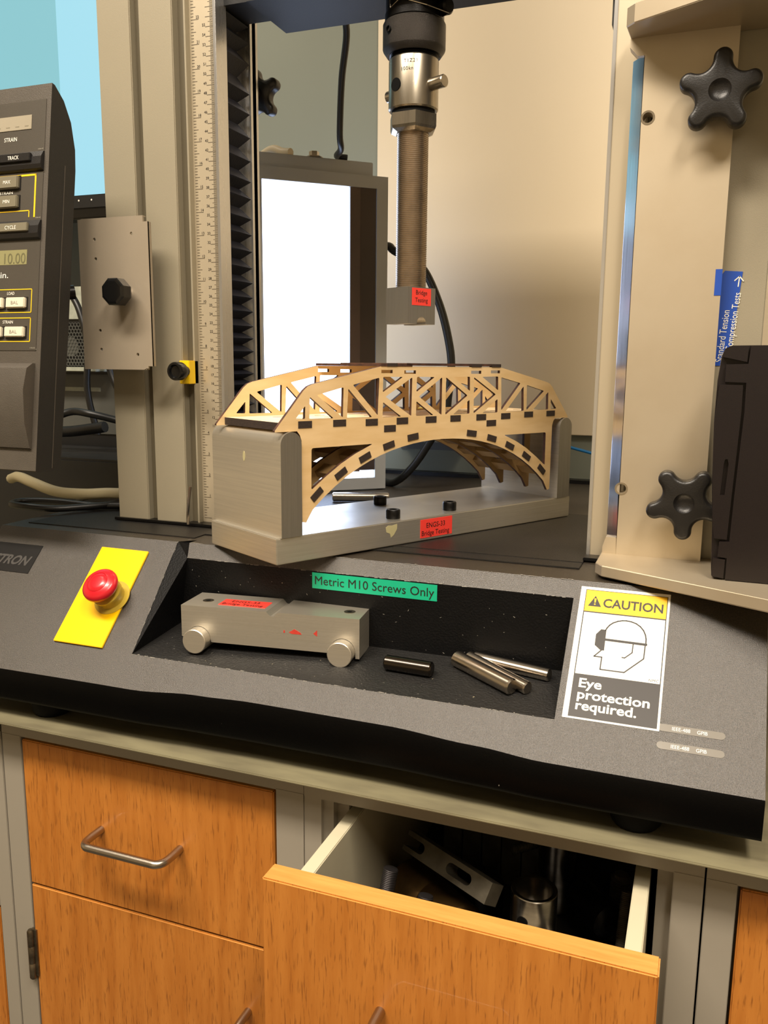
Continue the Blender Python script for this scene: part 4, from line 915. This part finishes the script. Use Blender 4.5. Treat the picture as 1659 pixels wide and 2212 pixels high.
cable('thin blue network cable running along the back of the deck', [(-.46, 1.44, .126), (-.4188, 1.44, .122), (-.381, 1.44, .117), (-.30, 1.44, .085), (-.2019, 1.44, .060), (-.1803, 1.44, .055), (-.12, 1.44, .040), (-.05, 1.44, .02), (.02, 1.42, .008)], .0026, cable_blue)
cable('ivory cable lying on the deck under the console', [(-.965, .9700, .0220), (-.925, .9439, .0300), (-.880, .925, .0260), (-.8331, .9164, .0180), (-.7780, .9080, .0190), (-.7400, .915, .0215), (-.7000, .930, .0200)], .0075, cable_w)
cable('black cable looped on the deck in front of the ivory cable', [(-.69, .960, .0080), (-.730, .9060, .0080), (-.7500, .8780, .0080), (-.7750, .8500, .0080), (-.8050, .8350, .0110), (-.8380, .8400, .0110), (-.8450, .8650, .0110), (-.8100, .8850, .0100), (-.7500, .8950, .0070), (-.70, .915, .0070)], .0045, cable_b)
cable('thin black cable behind the loop near the column foot', [(-.700, .985, .0060), (-.750, .9800, .0060), (-.800, .9850, .0060), (-.87, 1.0, -.01), (-.92, 1.01, -.04)], .0035, cable_b)
cable('beige hose end resting above the light panel', [(-.64, 1.160, .4960), (-.615, 1.155, .5050), (-.595, 1.150, .4985), (-.5800, 1.145, .4960)], .0060, beige_hose, 'hose', 'hose')
cable('thick black cable arching behind the console', [(-.98, 1.06, .100), (-.945, 1.08, .117), (-.905, 1.08, .115), (-.87, 1.10, .105)], .006, cable_b)
cable('black cable dropping behind the console past the vented panel', [(-1.00, 1.155, .315), (-.975, 1.150, .280), (-.960, 1.148, .22), (-.965, 1.148, .15), (-.950, 1.150, .075)], .0055, cable_b)
cable('black cable curving down beside the grey computer panel', [(-.93, 1.17, .26), (-.945, 1.18, .20), (-.930, 1.18, .155), (-.905, 1.18, .135)], .006, cable_b)
cable('blue cable clip among the dark cables left of the column', [(-.905, 1.150, .135), (-.885, 1.150, .145), (-.860, 1.150, .148)], .008, cable_blue, 'cable clip', 'cable_clip')
cable('black display connector cable lying by the column', [(-1.02, 1.120, .080), (-.98, 1.120, .082), (-.935, 1.12, .088), (-.91, 1.12, .092)], .009, cable_b)
# camera-like dark cylinder and yellow spool behind the bridge
bm = BM(); lathe(bm, (-.508, 1.392, .0980), (.9, -.35, 0), [(.008, -.004), (.020, 0), (.026, .006), (.026, .045), (.022, .048), (0, .048)], 28); obj('dark_connector', bm, blk_metal, label='dark round metal fitting behind the bridge railing', cat='fitting', smooth=35)
bm = BM(); lathe(bm, (-.4560, 1.380, .0982), (.95, -.25, 0), [(.018, 0), (.0265, .002), (.0265, .052), (.018, .054)], 32); sp_ = obj('yellow_tape_roll', bm, yel_clip, label='yellow printed roll behind the bridge railing', cat='tape roll', smooth=35)
bm = BM(); box(bm, W, -.53, -.39, 1.345, 1.4998, .0680, .0712, bev=.0005); box(bm, W, -.53, -.39, 1.4960, 1.4998, .0400, .0680); obj('wall_shelf', bm, pc_grey, label='small grey wall shelf hidden behind the bridge carrying a fitting and a yellow roll', cat='shelf')
bm = BM(); box(bm, W, XL, XR, 1.43, 1.455, -.180, .006, bev=.001); obj('cable_tray', bm, blk_metal, label='dark ledge along the rear edge of the deck', cat='cable tray')

# ================================================================ monitor and computer at the left
MN = thing('computer_monitor', 'monitor with a glowing pale cyan screen at the upper left', 'monitor', (-1.25, 1.3, .45))
f = Fr((0, 1.300, 0), X, Z, -Y)
bm = BM(); box(bm, f, -1.62, -.90, .4700, .96, -.035, 0, bev=.003); obj('housing', bm, pc_dark, MN)
bm = BM(); box(bm, f, -1.60, -.93, .4950, .94, .0001, .0010); obj('screen', bm, screen_m, MN, label='lit pale cyan screen')
bm = BM(); box(bm, f, -1.60, -1.118, .6350, .94, .0011, .0015); obj('window_pane', bm, screen2_m, MN, label='slightly darker teal area of the screen')
bm = BM(); box(bm, f, -1.150, -1.118, .6480, .6700, .0016, .0019); box(bm, f, -1.50, -1.118, .6350, .6365, .0016, .0018); obj('window_control', bm, screen3_m, MN)
for k in range(3):
    bm = BM(); prism(bm, f, [circle(-1.0900+.0285*k+(.012 if k == 2 else 0), .4860, .0016, 10)], .0001, .0006); obj('button_mark', bm, white_pr, MN)
bm = BM(); box(bm, f, -1.62, -.90, .4530, .4690, -.030, .006, bev=.002); obj('lower_bezel', bm, blk_gloss, MN)
bm = BM(); box(bm, W, -1.30, -1.20, 1.31, 1.33, -.18, .46); box(bm, W, -1.42, -1.08, 1.30, 1.46, -.1805, -.170); obj('stand', bm, pc_dark, MN)
PCt = thing('computer_case', 'black computer case with a honeycomb vent behind the console', 'computer case', (-1.05, 1.22, -.18))
f = Fr((0, 1.215, 0), X, Z, -Y)
bm = BM(); box(bm, W, -1.17, -.88, 1.2155, 1.290, -.1800, .300); obj('case', bm, pc_dark, PCt)
bm = BM(); box(bm, f, -1.15, -.93, .070, .175, .0005, .003, bev=.001); obj('rear_plate', bm, pc_grey, PCt)
bm = BM(); box(bm, f, -1.1, -.99, .145, .152, .003, .0035); obj('white_sticker', bm, pc_pale, PCt)
bm = BM(); box(bm, f, -1.12, -.985, .2700, .3250, .0005, .003); obj('pale_sheet', bm, pc_pale, PCt, label='pale grey sheet above the vent')
bm = BM(); box(bm, f, -1.10, -.96, .1800, .1870, .0005, .050, bev=.001); obj('shelf_edge', bm, pc_pale, PCt)
bm = BM()
for i in range(20):
    for j in range(13):
        a = -1.105+i*.0066+(.0033 if j % 2 else 0); b = .192+j*.0057
        h = [(a+.0036*math.cos(R(30+60*k)), b+.0036*math.sin(R(30+60*k))) for k in range(6)]; g = [(a+.0029*math.cos(R(30+60*k)), b+.0029*math.sin(R(30+60*k))) for k in range(6)]
        prism(bm, f, [h, g], .001, .002)
o = obj('vent_mesh', bm, pc_grey, PCt); o['kind'] = 'stuff'
bm = BM(); prism(bm, f, [circle(-1.052, .223, .017, 24)], .0005, .0009); obj('fan_hub', bm, pc_grey, PCt)
bm = BM(); box(bm, W, -1.5, -.80, 1.03, 1.20, -.180, .0500, bev=.004); obj('black_power_box', bm, pc_dark, label='matt black box on the counter behind the console cables', cat='box')
bm = BM(); box(bm, W, -.795, -.70, 1.14, 1.2, .0020, .1150, bev=.003); obj('black_adapter', bm, pc_dark, label='black adapter box beside the left column foot', cat='box')
